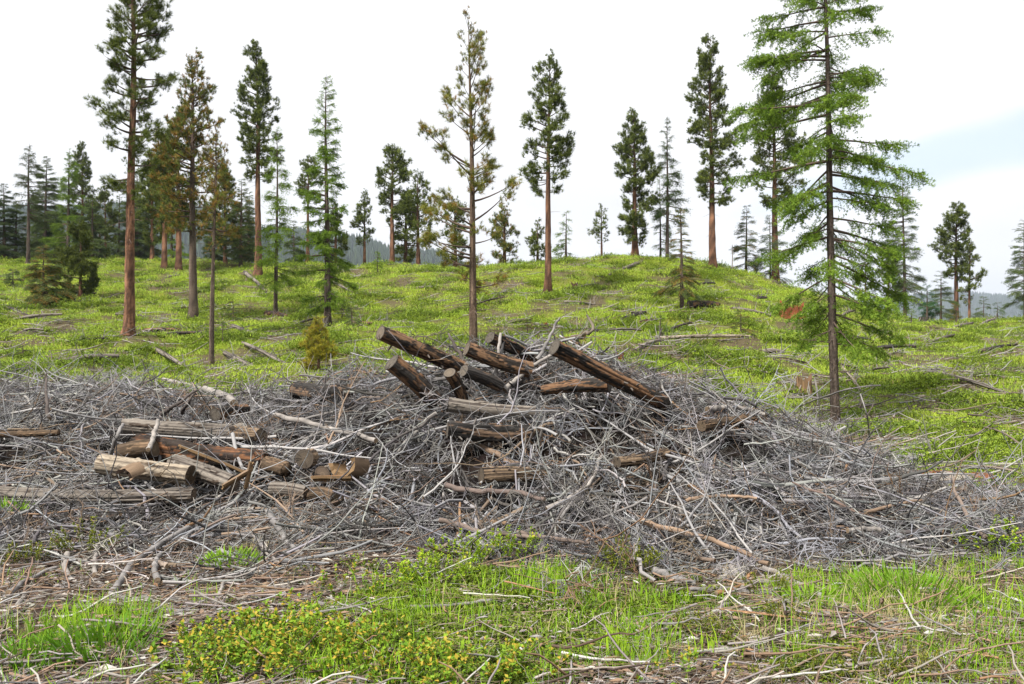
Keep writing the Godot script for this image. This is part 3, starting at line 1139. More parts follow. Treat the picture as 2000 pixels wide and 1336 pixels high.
func set_trees() -> void:
	tree("pine_tree", "tall reddish-trunked pine cut off by the top edge, nearest tree at the left", -15.219, -35.239, 17.857, 5.647, 1.221, 0.214, "pine", 100, {"gap": 0.38, "snags": 10, "step": 0.38, "dense": 1.0, "point": 2.0, "lean": 0.012})
	tree("fir_tree", "tall rust-brown fir with a bare lower trunk, behind the thin bare-stemmed tree", -15.899, -44.253, 13.346, 4.479, 1.635, 0.23, "pine", 101, {"bark": "fir", "rust": 0.5, "snags": 14, "dense": 0.95, "step": 0.32, "point": 1.0, "big": 0.85})
	tree("fir_tree", "thin grey-stemmed tree with a sparse rusty crown, beside the rust-brown fir", -10.299, -30.396, 8.411, 4.144, 0.737, 0.097, "pine", 102, {"step": 0.28, "bark": "fir", "rust": 0.6, "snags": 10, "dense": 0.6, "big": 0.8, "gap": 0.4, "sway": 0.006})
	tree("pine_tree", "straight dark green pine with orange lower trunk on the meadow's far edge", -19.222, -67.189, 17.698, 7.582, 1.823, 0.291, "pine", 103, {"dense": 1.2})
	tree("larch_tree", "slender bright green larch foliaged down to its short red stem", -12.39, -46.427, 10.083, 1.873, 0.965, 0.121, "larch", 104, {"dense": 1.3})
	tree("larch_tree", "airy green larch with long bare-tipped limbs behind the yellowish young pine", -8.666, -41.678, 11.956, 1.15, 1.251, 0.168, "larch", 105, {"dense": 1.15, "shoots": 60})
	tree("pine_tree", "small-crowned pine on a bare reddish pole, just beside the airy larch", -18.452, -80, 9.403, 5.598, 1.247, 0.185, "pine", 106, {"point": 2.0})
	tree("pine_tree", "short narrow pine on the skyline, first to the side of the dense pine pair", -13.985, -84, 7.468, 2.844, 0.921, 0.17, "pine", 107, {})
	tree("pine_tree", "dark topped pine with a bare red stem, tallest of the middle skyline cluster", -10.28, -76, 10.295, 4.343, 1.404, 0.241, "pine", 108, {"dense": 1.2, "point": 2.2})
	tree("pine_tree", "bushy pine filled with needles down to the grass in the middle skyline cluster", -9.378, -78, 6.964, 0.954, 1.531, 0.225, "pine", 109, {"dense": 1.2})
	tree("pine_tree", "pine with a bare stem and pointed crown at the edge of the skyline cluster", -7.934, -75, 7.954, 2.433, 1.256, 0.195, "pine", 110, {})
	tree("pine_tree", "sparse yellowing pine with open curved boughs rising behind the log heap", -1.299, -30, 11.352, 2.294, 1.663, 0.147, "sick", 111, {"rust": 0.26, "snags": 22, "step": 0.48, "gap": 0.2, "dense": 1.05, "point": 0.85, "lean": -0.012, "big": 0.9})
	tree("pine_tree", "green pine standing behind the sparse yellowing pine, to its left", -4.748, -74, 5.769, 0.753, 1.41, 0.192, "pine", 112, {})
	tree("pine_tree", "rust-flecked pine behind the sparse yellowing pine, to its right", -0.624, -72, 5.237, 1.067, 1.372, 0.187, "pine", 113, {"rust": 0.3})
	tree("pine_tree", "tall open pine with a long bare orange trunk beside the grassy knoll", 1.939, -47.935, 13.034, 5.597, 1.384, 0.208, "pine", 114, {"dense": 0.95})
	tree("pine_tree", "small pine peeking out behind the long bare orange trunk", 2.081, -72, 4.223, 1.013, 0.831, 0.145, "pine", 115, {})
	tree("larch_tree", "small pale-topped green larch on the knoll's shoulder", 4.067, -67, 4.094, 0.717, 0.735, 0.116, "larch", 116, {"c0": Color(0.05, 0.10, 0.02)})
	tree("pine_tree", "tiny sparse pine alone on top of the knoll", 6.677, -66, 4.042, 1.556, 0.648, 0.095, "pine", 117, {"dense": 0.8})
	tree("pine_tree", "full dark pine with foliage nearly to its base on top of the knoll", 9.019, -65, 10.633, 1.318, 1.426, 0.244, "pine", 118, {"dense": 1.35, "point": 2.0})
	tree("larch_tree", "grey-green larch with drooping tips next to the full dark pine", 11.386, -65, 10.928, 3.081, 1.126, 0.15, "larch", 119, {"c0": Color(0.05, 0.085, 0.03), "c1": Color(0.10, 0.15, 0.04)})
	tree("larch_tree", "scrawny light green larch half hidden beside the brownish small fir", 11.4, -68, 7.391, 1.478, 0.707, 0.098, "larch", 120, {"dense": 0.6})
	tree("fir_tree", "small brownish fir with a bare grey stem by the dark fallen log", 8.253, -43.032, 5.254, 1.267, 0.795, 0.112, "fir", 121, {"rust": 0.35, "snags": 20, "dense": 1.7, "point": 0.6, "gap": 0.2, "step": 0.26, "big": 0.9})
	tree("pine_tree", "tall pine with long bare red trunk on the knoll's falling edge", 14.275, -63, 16.513, 4.723, 1.71, 0.273, "pine", 122, {"dense": 1.15, "point": 1.6})
	tree("fir_tree", "short dense fir branching from the ground on the knoll's falling edge", 17.169, -65, 4.965, 0.372, 0.826, 0.113, "fir", 123, {"step": 0.28, "rust": 0.15, "c0": Color(0.03, 0.05, 0.015)})
	tree("pine_tree", "tall dark pine on the slope just behind the great larch", 19.643, -66, 16.046, 6.078, 1.829, 0.286, "pine", 124, {"dense": 1.15, "point": 1.6})
	tree("fir_tree", "pale wispy fir behind the trunk of the tall dark pine", 19.261, -66, 5.203, 0.235, 1.296, 0.095, "fir", 125, {"step": 0.28, "c0": Color(0.05, 0.08, 0.05), "dense": 0.5})
	tree("larch_tree", "great larch with long drooping green limbs standing behind the brush", 7.489, -20.546, 13.752, 2.393, 1.803, 0.113, "larch", 126, {"dense": 0.72, "step": 0.25, "shoots": 60, "gap": 0.12, "point": 0.9, "peak": 0.36, "droop": 0.2, "snags": 10, "lean": -0.022, "big": 1.0})
	tree("fir_tree", "tall thin dark fir past the great larch", 31.055, -70, 12.141, 2.206, 1.212, 0.162, "fir", 127, {"step": 0.28, "dense": 0.75})
	tree("pine_tree", "half-height pine close beside the tall thin dark fir", 31.42, -74, 6.612, 1.817, 1.196, 0.15, "pine", 128, {"rust": 0.1})
	tree("pine_tree", "small pine showing between the great larch's lower limbs", 30.297, -76, 5.801, 2.196, 0.878, 0.132, "pine", 129, {})
	tree("pine_tree", "full pine with a pinkish stem standing over the round brown bush", 37.605, -75, 10.456, 4.288, 1.386, 0.238, "pine", 130, {"dense": 1.3, "point": 1.8})
	tree("pine_tree", "leaner pine leaning on the full pine over the round brown bush", 38.171, -74, 7.433, 2.209, 0.812, 0.128, "pine", 131, {})
	tree("fir_tree", "dark young fir of even cone shape between the larch and the bush", 33.884, -70, 4.155, 0.957, 0.93, 0.101, "fir", 132, {"step": 0.28})
	tree("fir_tree", "blue-green young fir next to the even dark cone-shaped fir", 31.856, -68, 3.068, 0.827, 0.667, 0.098, "fir", 133, {"step": 0.28, "c0": Color(0.03, 0.08, 0.03), "c1": Color(0.06, 0.14, 0.05)})
	tree("fir_tree", "dark fir half cut off by the picture's right edge", 35.924, -62, 7.09, 1.42, 1.181, 0.143, "fir", 134, {"step": 0.28, "dense": 0.8})
	tree("fir_tree", "tiny bluish fir on the low rim, nearest the cut-off fir", 36.14, -66, 1.5, 0.47, 0.419, 0.057, "fir", 135, {"step": 0.28, "c0": Color(0.03, 0.07, 0.04)})
	tree("fir_tree", "tiny olive fir on the low rim beside the leaner pine", 37.239, -70, 2.285, 0.747, 0.445, 0.061, "fir", 136, {"step": 0.28})
	tree("larch_tree", "thin-crowned larch with stiff drooping limbs near the dark edge fir", -44.792, -82, 11.223, 4.325, 1.704, 0.189, "larch", 137, {"dense": 0.9, "c0": Color(0.05, 0.075, 0.025), "c1": Color(0.10, 0.13, 0.04)})
	tree("fir_tree", "greyish fir standing between two larches at the wood's edge", -47.451, -90, 10.598, 1.987, 1.611, 0.208, "fir", 138, {"step": 0.28, "dense": 1.6})
	tree("larch_tree", "full green larch of the wood with a skirt of bright foliage", -44.158, -88, 11.174, 0.97, 1.727, 0.203, "larch", 139, {"dense": 1.7})
	tree("pine_tree", "narrow open pine rising behind the full green larch", -45.165, -93, 12.07, 3.008, 1.503, 0.215, "pine", 140, {"dense": 1.2})
	tree("fir_tree", "dense blackish fir cut off by the left edge of the picture", -49.324, -86, 7.704, 1.374, 1.241, 0.199, "fir", 141, {"step": 0.28, "dense": 2.1, "c1": Color(0.05, 0.07, 0.02)})
	tree("pine_tree", "slim small pine alone on the meadow before the far dark ridge", -42.233, -92, 7.565, 3.511, 1.062, 0.159, "pine", 142, {"dense": 1.6})
	tree("pine_tree", "bushy yellow-green young pine standing on the meadow", -26.007, -53.396, 4.725, 0.459, 1.048, 0.123, "pine", 143, {"dense": 2.2, "big": 1.0, "step": 0.28, "c0": Color(0.05, 0.07, 0.015), "c1": Color(0.13, 0.155, 0.03)})
	tree("fir_tree", "squat bushy fir with olive-brown new growth", -25.901, -49, 3.314, 0.12, 1.358, 0.099, "fir", 144, {"rust": 0.3, "dense": 3.0, "point": 0.55, "step": 0.22})
	tree("fir_tree", "low dark round fir bush at the picture's left edge", -34.67, -61.534, 1.413, 0.12, 0.782, 0.071, "fir", 145, {"dense": 3.0, "point": 0.4, "step": 0.2})
	tree("pine_tree", "dark pine with a red stem inside the wood behind the rust-brown fir", -27.093, -72, 13.141, 4.156, 1.871, 0.27, "pine", 146, {"rust": 0.12, "dense": 1.8})
	tree("pine_tree", "red-stemmed pine of the wood with crown merged into its neighbours", -29.043, -74, 11.296, 3.654, 1.709, 0.256, "pine", 147, {"rust": 0.2, "dense": 1.8})
	tree("pine_tree", "deep green pine at the back of the wood near the tall cut-off pine", -34.949, -86, 10.503, 2.025, 1.688, 0.223, "pine", 148, {"dense": 1.6})
	tree("fir_tree", "shaded fir at the back of the wood, partly behind the tall cut-off pine", -40.201, -95, 10.172, 0.92, 1.645, 0.219, "fir", 149, {"step": 0.28, "dense": 1.6})
	tree("pine_tree", "olive pine filling the gap between thin grey tree and orange-trunked pine", -25.897, -80, 9.253, 1.739, 1.478, 0.185, "pine", 150, {"rust": 0.15, "dense": 1.6})
	tree("fir_tree", "slim fir just in front of the straight pine with orange trunk", -23.898, -78, 7.895, 1.34, 1.261, 0.18, "fir", 151, {"step": 0.28, "rust": 0.1, "dense": 1.6})
	tree("fir_tree", "small grey-green fir on the skyline between two larches", -21.178, -86, 4.749, 0.913, 0.844, 0.124, "fir", 152, {"step": 0.28, "dense": 1.6})
	tree("fir_tree", "dim fir at the back of the wood beside the slim small pine", -44.398, -100, 7.651, 0.524, 1.386, 0.202, "fir", 153, {"step": 0.28, "dense": 1.6})
	tree("pine_tree", "pine showing through the lower limbs of the airy larch", -16.353, -82, 6.102, 0.734, 1.231, 0.166, "pine", 154, {"dense": 1.6})
	tree("fir_tree", "small fir on the skyline between the thin grey tree and the slender larch", -26.794, -90, 7.724, 1.049, 1.143, 0.156, "fir", 155, {"step": 0.28, "dense": 1.6})
	tree("fir_tree", "narrow green fir filling the wood by the left-edge larch", -48.784, -87, 5.863, 0.571, 1.206, 0.176, "fir", 156, {"dense": 1.6, "step": 0.28})
	tree("fir_tree", "green fir low in the wood between larch and greyish fir", -49.998, -93, 5.74, 0.12, 1.396, 0.188, "fir", 157, {"dense": 1.6, "step": 0.28})
	tree("larch_tree", "bright larch low in the wood below the greyish fir", -47.44, -92, 5.417, 0.12, 1.381, 0.186, "larch", 158, {"dense": 1.6})
	tree("fir_tree", "deep green fir low in the wood behind the yellow-green young pine", -40.767, -86, 6.22, 0.49, 1.291, 0.174, "fir", 159, {"dense": 1.6, "step": 0.28})
	tree("pine_tree", "round-topped pine low in the wood beyond the yellow-green young pine", -41.416, -89, 4.515, 0.39, 1.13, 0.18, "pine", 160, {"dense": 1.6})
	tree("fir_tree", "deep green fir between the tall cut-off pine and the red-stemmed pines", -40.503, -98, 7.018, 0.12, 1.584, 0.198, "fir", 161, {"dense": 1.6, "step": 0.28})
	tree("larch_tree", "green larch low in the wood behind the red-stemmed pines", -35.748, -93, 5.983, 0.12, 1.396, 0.188, "larch", 162, {"dense": 1.6})
	tree("fir_tree", "olive fir low behind the thin grey-stemmed tree", -30.772, -91, 6.644, 0.213, 1.366, 0.184, "fir", 163, {"dense": 1.6, "step": 0.28})
	tree("young_pine", "yellowish young pine just behind the brush near the heap", -6.025, -27.616, 1.524, 0.153, 0.478, 0.048, "pine", 164, {"dense": 2.4, "big": 0.8, "point": 0.9, "step": 0.09, "snags": 0, "c0": Color(0.19, 0.20, 0.025), "c1": Color(0.42, 0.36, 0.04), "rust": 0.06})
	tree("young_fir", "small dark fir seedling on the grass beside the yellowish young pine", -6.831, -37.791, 0.867, 0.12, 0.349, 0.044, "fir", 165, {"dense": 1.6, "big": 0.8, "step": 0.15, "snags": 0})
	tree("young_larch", "tiny bright green larch on the skyline below the short narrow pine", -10.033, -66, 1.617, 0.356, 0.343, 0.057, "larch", 166, {"dense": 1.6, "big": 0.9, "step": 0.16, "snags": 0})
	tree("young_larch", "small bright green larch seedling below the brownish small fir", 5.773, -34.473, 0.956, 0.12, 0.398, 0.04, "larch", 167, {"dense": 1.4, "big": 0.75, "step": 0.13, "snags": 0})
	tree("young_fir", "small yellow-tipped fir seedling by the pale fallen pole", 9.005, -34.889, 0.941, 0.12, 0.403, 0.04, "fir", 168, {"dense": 1.7, "big": 0.75, "step": 0.13, "snags": 0, "rust": 0.25})
	tree("young_fir", "leafy light green fir seedling in the grass beyond the young pine", -8.537, -44.519, 0.972, 0.12, 0.36, 0.039, "larch", 169, {"dense": 1.2, "big": 0.8, "step": 0.16, "snags": 0})
	tree("round_bush", "round brown-green bush under the full pine on the low rim", 30.542, -60.922, 1.475, 0.12, 0.598, 0.07, "fir", 170, {"dense": 2.0, "point": 0.35, "step": 0.22, "rust": 0.3, "snags": 0})
	tree("young_fir", "small green seedling on the slope under the tall thin dark fir", 24.15, -53.61, 1.232, 0.12, 0.526, 0.062, "larch", 171, {"dense": 1.4, "big": 0.8, "step": 0.16, "snags": 0})
	tree("young_fir", "dark seedling on the grass behind the long grey log on the meadow", -13.792, -43.813, 1.215, 0.12, 0.43, 0.038, "fir", 172, {"dense": 1.0, "big": 0.8, "step": 0.16, "snags": 0, "rust": 0.1})
	tree("young_fir", "lone seedling in front of the thin grey-stemmed tree", -11.156, -34.198, 0.888, 0.12, 0.296, 0.03, "larch", 173, {"dense": 0.9, "big": 0.7, "step": 0.14, "snags": 0})
	tree("young_fir", "low seedling near the meadow's lower edge by the tall cut-off pine", -17.061, -30.947, 0.568, 0.12, 0.429, 0.036, "fir", 174, {"dense": 1.4, "big": 0.7, "step": 0.12, "snags": 0, "point": 0.5})
	tree("young_fir", "seedling with red-brown tips on the knoll's shaded foot", 0.557, -32.145, 0.733, 0.12, 0.297, 0.028, "fir", 175, {"dense": 1.2, "big": 0.7, "step": 0.13, "snags": 0, "rust": 0.3})

# ---------------------------------------------------------------- the hillside
func set_hillside() -> void:
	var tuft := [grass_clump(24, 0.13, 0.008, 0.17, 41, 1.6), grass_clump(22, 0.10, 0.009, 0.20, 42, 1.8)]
	var herb := [leafy(11, 0.13, 0.40, 0.045, 9, Color(0.8, 0.85, 0.8), Color(1.1, 1.1, 1), 0.0, Color.WHITE, 43), leafy(11, 0.22, 0.42, 0.045, 11, Color(0.8, 0.8, 0.8), Color(1.1, 1.1, 1.0), 0.0, Color.WHITE, 44)]
	var gs := [Scatter.new(), Scatter.new()]
	var hs := [Scatter.new(), Scatter.new()]
	rng.seed = 500
	for i in 150000:
		var d := 11.0 * pow(10.5, pow(rf(0, 1), 0.8))
		var b := rf(-0.68, 0.68)
		var x := b * d
		var z := -d
		var g := ground(x, z)
		if slash(x, z) > g - 0.02:
			continue
		if d < 13 and b < 0.3:
			continue
		var bare := noise.get_noise_2d(x * 32 + 200, z * 32)
		if bare > -0.03 and rf(0, 1) < 0.88 * smoothstep(-0.03, 0.2, bare):
			continue
		var pn := noise.get_noise_2d(x * 26, z * 26 + 77)
		var size := rf(0.7, 1.25) * pow(d / 22.0, 0.40)
		var yaw := Basis(Vector3.UP, rf(0, TAU))
		var lush := clampf(0.5 + 1.3 * noise.get_noise_2d(x * 12 + 300, z * 12), 0, 1)
		if pn > rf(-0.02, 0.34):
			var c := Color(0.10, 0.16, 0.02).lerp(Color(0.27, 0.36, 0.035), rf(0, 1) * 0.75 + lush * 0.25)
			hs[i % 2].add(yaw.scaled(Vector3(size, size * rf(0.7, 1.1), size)), Vector3(x, g - 0.02, z), hue(c, 0.12))
		else:
			var c := Color(0.21, 0.31, 0.03).lerp(Color(0.40, 0.48, 0.055), rf(0, 1) * 0.6 + lush * 0.4)
			if rf(0, 1) < 0.10:
				c = Color(0.30, 0.25, 0.11)
			gs[i % 2].add(yaw.scaled(Vector3(size, size * rf(0.6, 1.05), size)), Vector3(x, g - 0.02, z), hue(c, 0.12))
	for k in 2:
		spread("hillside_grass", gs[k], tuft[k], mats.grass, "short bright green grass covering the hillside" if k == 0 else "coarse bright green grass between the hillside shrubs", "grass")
		spread("hillside_ground_cover", hs[k], herb[k], mats.leaf, "low leafy ground cover in patches over the hillside" if k == 0 else "taller leafy ground cover in patches over the hillside", "ground cover")
	# grey slash lying all over the slope
	var st := [bare_stick(51, 0.12), bare_stick(52, 0.2), thin_stick(53, 0.2), dead_limb(1.4, 0.018, 9, 1, 54)]
	var ss := [Scatter.new(), Scatter.new(), Scatter.new(), Scatter.new()]
	for i in 15000:
		var d := 13.0 * pow(7.5, rf(0, 1))
		var b := rf(-0.68, 0.68)
		var x := b * d
		var z := -d
		if slash(x, z) > ground(x, z):
			continue
		var bare := noise.get_noise_2d(x * 32 + 200, z * 32)
		if bare < 0.0 and rf(0, 1) < 0.85:
			continue
		var up := slope(x, z)
		var a := rf(0, TAU) if rf(0, 1) < 0.4 else rf(-0.7, 0.5)
		var dir := (Vector3(cos(a), 0, sin(a)) + up * rf(-0.1, 0.16))
		dir -= up * (dir.dot(up) * 0.8)
		var k := rng.randi() % 4
		var c := hue([Color(0.30, 0.28, 0.26), Color(0.40, 0.37, 0.34), Color(0.22, 0.17, 0.13), Color(0.16, 0.13, 0.11)][rng.randi() % 4], 0.2)
		ss[k].add(along(dir, rf(0, TAU), rf(0.4, 1.3) * (1.1 if k < 2 else 0.9)), Vector3(x, ground(x, z) + rf(0.02, 0.10), z), c)
	for k in 4:
		spread("scattered_sticks", ss[k], st[k], mats.dead, ["thick grey sticks scattered over the hillside", "crooked grey sticks scattered over the hillside", "thin grey sticks scattered over the hillside", "twiggy grey limbs scattered over the hillside"][k], "sticks")
	fallen("fallen_tree_log", "grey fallen trunk with stubs lying down the knoll's crest", 10.222, -64.299, 5.994, -54.582, 0.148, "silver", 300, 0)
	fallen("fallen_tree_log", "thin pale fallen trunk level across the knoll's face", 2.461, -42.604, 4.094, -42.946, 0.074, "silver", 301, 0)
	fallen("fallen_pole", "pale fallen pole lying level by the yellow-tipped seedling", 5.386, -32.728, 9.237, -34.404, 0.076, "pale", 302, 0)
	fallen("fallen_tree_log", "dark rotting fallen log beside the brownish small fir", 8.802, -44.165, 10.479, -44.787, 0.229, "dark", 303, 0)
	fallen("fallen_tree_log", "dark fallen log in the grass above the pale fallen pole", 4.665, -37.565, 6.021, -39.332, 0.108, "grey", 304, 0)
	fallen("fallen_pole", "long grey pole lying aslant on the slope past the great larch", 13.654, -29.03, 12.847, -22.842, 0.067, "silver", 305, 0)
	fallen("fallen_pole", "shorter grey pole lying below the long aslant one", 13.509, -26.908, 13.698, -24.99, 0.047, "silver", 306, 0)
	fallen("fallen_tree_log", "grey twiggy trunk on the slope below the round brown bush", 19.776, -42.181, 22.059, -44.165, 0.097, "silver", 307, 0.1)
	fallen("fallen_tree_log", "long grey log lying aslant on the meadow near the young pine", -12.884, -40.936, -7.716, -32.597, 0.118, "silver", 308, 0)
	fallen("fallen_tree_log", "grey log lying aslant below the thin grey-stemmed tree", -10.56, -32.662, -6.681, -25.444, 0.094, "silver", 309, 0)
	fallen("fallen_tree_log", "weathered log pointing to the heap from the meadow", -10.283, -33.926, -6.654, -27.451, 0.078, "silver", 310, 0)
	fallen("fallen_tree_log", "grey log among twigs at the meadow's lower edge", -13.629, -33.723, -10.041, -28.286, 0.097, "silver", 311, 0)
	fallen("fallen_tree_log", "thin log beneath the orange-trunked pine on the meadow's far edge", -20.352, -67.458, -15.851, -57.149, 0.156, "silver", 312, 0)
	fallen("fallen_tree_log", "short dark log at the foot of the slender bright larch", -13.106, -47.269, -11.589, -45.599, 0.164, "dark", 313, 0)
	fallen("fallen_tree_log", "long low log on the meadow beyond the bushy olive-brown fir", -26.978, -47.175, -23.786, -44.519, 0.109, "grey", 314, 0)
	fallen("fallen_pole", "pale pole among the debris past the split orange stump", 11.64, -31.509, 10.003, -25.495, 0.055, "pale", 315, 0.2)
	fallen("fallen_pole", "thin pale pole leaning by the right-hand of the great larch", 12.574, -31.572, 12.364, -29.147, 0.055, "silver", 316, 0.3)
	fallen("fallen_tree_log", "grey log below the low rim, nearest the dark rim stump", 20.943, -52.549, 23.004, -53.824, 0.152, "grey", 317, 0)
	fallen("fallen_tree_log", "log with raised roots on the low rim under the leaner pine", 27.555, -56.131, 30.004, -57.723, 0.13, "silver", 318, 0.3)
	fallen("fallen_tree_log", "grey fallen stem on the knoll beneath the tiny sparse pine", 3.508, -50.592, 5.204, -52.971, 0.088, "silver", 319, 0)
	fallen("fallen_tree_log", "weathered stem between the airy larch and the skyline cluster", -12.424, -59.717, -9.699, -54.148, 0.103, "silver", 320, 0)
	fallen("fallen_pole", "thin stem lying near the long bare orange trunk's foot", -1.006, -43.551, 1.058, -45.782, 0.075, "silver", 321, 0)
	fallen("fallen_tree_log", "broken grey stem low on the slope by the pale rock", 6.95, -15.165, 7.056, -14.747, 0.044, "silver", 322, 0)
	fallen("fallen_tree_log", "short grey log in the debris hollow behind the heap", 3.959, -28.57, 4.988, -29.794, 0.082, "silver", 323, 0.1)
	fallen("fallen_log", "small grey weathered log lying on the logged hillside", 10.467, -31.133, 12.522, -30.789, 0.052, "grey", 400, 0, "small weathered logs lying on the hillside")
	fallen("fallen_log", "small grey weathered log lying on the logged hillside", -19.961, -44.608, -18.504, -45.024, 0.084, "silver", 401, 0, "small weathered logs lying on the hillside")
	fallen("fallen_log", "small grey weathered log lying on the logged hillside", -5.805, -53.503, -4.571, -53.147, 0.096, "silver", 402, 0, "small weathered logs lying on the hillside")
	fallen("fallen_log", "small grey weathered log lying on the logged hillside", 5.197, -39.175, 7.201, -39.978, 0.05, "silver", 403, 0, "small weathered logs lying on the hillside")
	fallen("fallen_log", "small grey weathered log lying on the logged hillside", 31.126, -59.006, 32.127, -58.895, 0.106, "silver", 404, 0.25, "small weathered logs lying on the hillside")
	fallen("fallen_log", "small grey weathered log lying on the logged hillside", -11.43, -48.805, -10.568, -49.12, 0.054, "grey", 405, 0, "small weathered logs lying on the hillside")
	fallen("fallen_log", "small grey weathered log lying on the logged hillside", -24.736, -49.295, -23.035, -49.683, 0.061, "grey", 406, 0, "small weathered logs lying on the hillside")
	fallen("fallen_log", "small grey weathered log lying on the logged hillside", -14.797, -28.915, -13.178, -29.756, 0.101, "silver", 407, 0.25, "small weathered logs lying on the hillside")
	fallen("fallen_log", "small grey weathered log lying on the logged hillside", -6.138, -39.175, -5.459, -39.539, 0.061, "silver", 408, 0, "small weathered logs lying on the hillside")
	fallen("fallen_log", "small grey weathered log lying on the logged hillside", 8.771, -30.154, 9.915, -29.739, 0.071, "dark", 409, 0.1, "small weathered logs lying on the hillside")
	fallen("fallen_log", "small grey weathered log lying on the logged hillside", 9.301, -32.925, 10.028, -32.72, 0.107, "silver", 410, 0, "small weathered logs lying on the hillside")
	fallen("fallen_log", "small grey weathered log lying on the logged hillside", -7.168, -38.554, -6.022, -38.166, 0.105, "dark", 411, 0, "small weathered logs lying on the hillside")
	fallen("fallen_log", "small grey weathered log lying on the logged hillside", -11.033, -50.491, -10.262, -50.764, 0.059, "grey", 412, 0.25, "small weathered logs lying on the hillside")
	fallen("fallen_log", "small grey weathered log lying on the logged hillside", -26.035, -66.388, -24.646, -65.82, 0.074, "silver", 413, 0.1, "small weathered logs lying on the hillside")
	fallen("fallen_log", "small grey weathered log lying on the logged hillside", 19.094, -51.304, 19.872, -51.398, 0.105, "silver", 414, 0.25, "small weathered logs lying on the hillside")
	fallen("fallen_log", "small grey weathered log lying on the logged hillside", -10.628, -54.911, -9.194, -54.333, 0.058, "grey", 415, 0, "small weathered logs lying on the hillside")
	fallen("fallen_log", "small grey weathered log lying on the logged hillside", -18.722, -48.805, -17.522, -49.38, 0.058, "dark", 416, 0, "small weathered logs lying on the hillside")
	fallen("fallen_log", "small grey weathered log lying on the logged hillside", -1.24, -45.965, -0.329, -46.09, 0.073, "dark", 417, 0, "small weathered logs lying on the hillside")
	fallen("fallen_log", "small grey weathered log lying on the logged hillside", 5.352, -37.416, 6.17, -37.578, 0.066, "dark", 418, 0.1, "small weathered logs lying on the hillside")
	fallen("fallen_log", "small grey weathered log lying on the logged hillside", -16.957, -33.589, -15.402, -33.872, 0.052, "grey", 419, 0.1, "small weathered logs lying on the hillside")
	fallen("fallen_log", "small grey weathered log lying on the logged hillside", 2.128, -32.597, 3.19, -32.324, 0.109, "grey", 420, 0.1, "small weathered logs lying on the hillside")
	fallen("fallen_log", "small grey weathered log lying on the logged hillside", 5.984, -35.38, 7.326, -36.095, 0.065, "grey", 421, 0.25, "small weathered logs lying on the hillside")
	fallen("fallen_log", "small grey weathered log lying on the logged hillside", -10.654, -43.378, -9.426, -43.247, 0.066, "grey", 422, 0.25, "small weathered logs lying on the hillside")
	fallen("fallen_log", "small grey weathered log lying on the logged hillside", 18.24, -43.205, 20.224, -42.416, 0.081, "dark", 423, 0, "small weathered logs lying on the hillside")
	fallen("fallen_log", "small grey weathered log lying on the logged hillside", -17.289, -49.492, -16.205, -49.194, 0.055, "grey", 424, 0, "small weathered logs lying on the hillside")
	fallen("fallen_log", "small grey weathered log lying on the logged hillside", -9.459, -41.182, -8.396, -40.876, 0.11, "silver", 425, 0, "small weathered logs lying on the hillside")
	fallen("fallen_log", "small grey weathered log lying on the logged hillside", 3.221, -33.388, 4.955, -33.997, 0.061, "silver", 426, 0.25, "small weathered logs lying on the hillside")
	fallen("fallen_log", "small grey weathered log lying on the logged hillside", 2.121, -40.286, 3.787, -40.596, 0.054, "silver", 427, 0, "small weathered logs lying on the hillside")
	fallen("fallen_log", "small grey weathered log lying on the logged hillside", 11.051, -44.608, 13.143, -44.999, 0.101, "silver", 428, 0.1, "small weathered logs lying on the hillside")
	fallen("fallen_log", "small grey weathered log lying on the logged hillside", 30.702, -57.838, 31.815, -58.098, 0.081, "dark", 429, 0.1, "small weathered logs lying on the hillside")
	fallen("fallen_log", "small grey weathered log lying on the logged hillside", 20.189, -38.554, 22.094, -38.789, 0.089, "grey", 430, 0.25, "small weathered logs lying on the hillside")
	fallen("fallen_log", "small grey weathered log lying on the logged hillside", -16.52, -39.886, -14.385, -39.87, 0.108, "dark", 431, 0, "small weathered logs lying on the hillside")
	fallen("fallen_log", "small grey weathered log lying on the logged hillside", -36.573, -63.406, -34.95, -63.391, 0.058, "dark", 432, 0.25, "small weathered logs lying on the hillside")
	fallen("fallen_log", "small grey weathered log lying on the logged hillside", -0.408, -39.019, 0.856, -38.844, 0.101, "silver", 433, 0.1, "small weathered logs lying on the hillside")
	fallen("fallen_log", "small grey weathered log lying on the logged hillside", 13.491, -49.196, 14.193, -49.394, 0.107, "grey", 434, 0.25, "small weathered logs lying on the hillside")
	fallen("fallen_log", "small grey weathered log lying on the logged hillside", -20.749, -37.716, -19.751, -37.335, 0.052, "silver", 435, 0.25, "small weathered logs lying on the hillside")
	fallen("fallen_log", "small grey weathered log lying on the logged hillside", -23.675, -42.097, -21.639, -42.624, 0.097, "silver", 436, 0.25, "small weathered logs lying on the hillside")
	fallen("fallen_log", "small grey weathered log lying on the logged hillside", -15.965, -59.124, -14.911, -58.69, 0.086, "grey", 437, 0, "small weathered logs lying on the hillside")
	fallen("fallen_log", "small grey weathered log lying on the logged hillside", -34.691, -62.028, -32.982, -62.457, 0.087, "dark", 438, 0, "small weathered logs lying on the hillside")
	fallen("fallen_log", "small grey weathered log lying on the logged hillside", -1.923, -43.813, -0.36, -43.544, 0.052, "grey", 439, 0.25, "small weathered logs lying on the hillside")
	fallen("fallen_log", "small grey weathered log lying on the logged hillside", 11.184, -53.077, 12.163, -52.96, 0.076, "grey", 440, 0.25, "small weathered logs lying on the hillside")
	fallen("fallen_log", "small grey weathered log lying on the logged hillside", 14.74, -36.022, 16.459, -36.146, 0.093, "grey", 441, 0.25, "small weathered logs lying on the hillside")
	fallen("fallen_log", "small grey weathered log lying on the logged hillside", 15.575, -40.61, 16.698, -40.734, 0.097, "grey", 442, 0, "small weathered logs lying on the hillside")
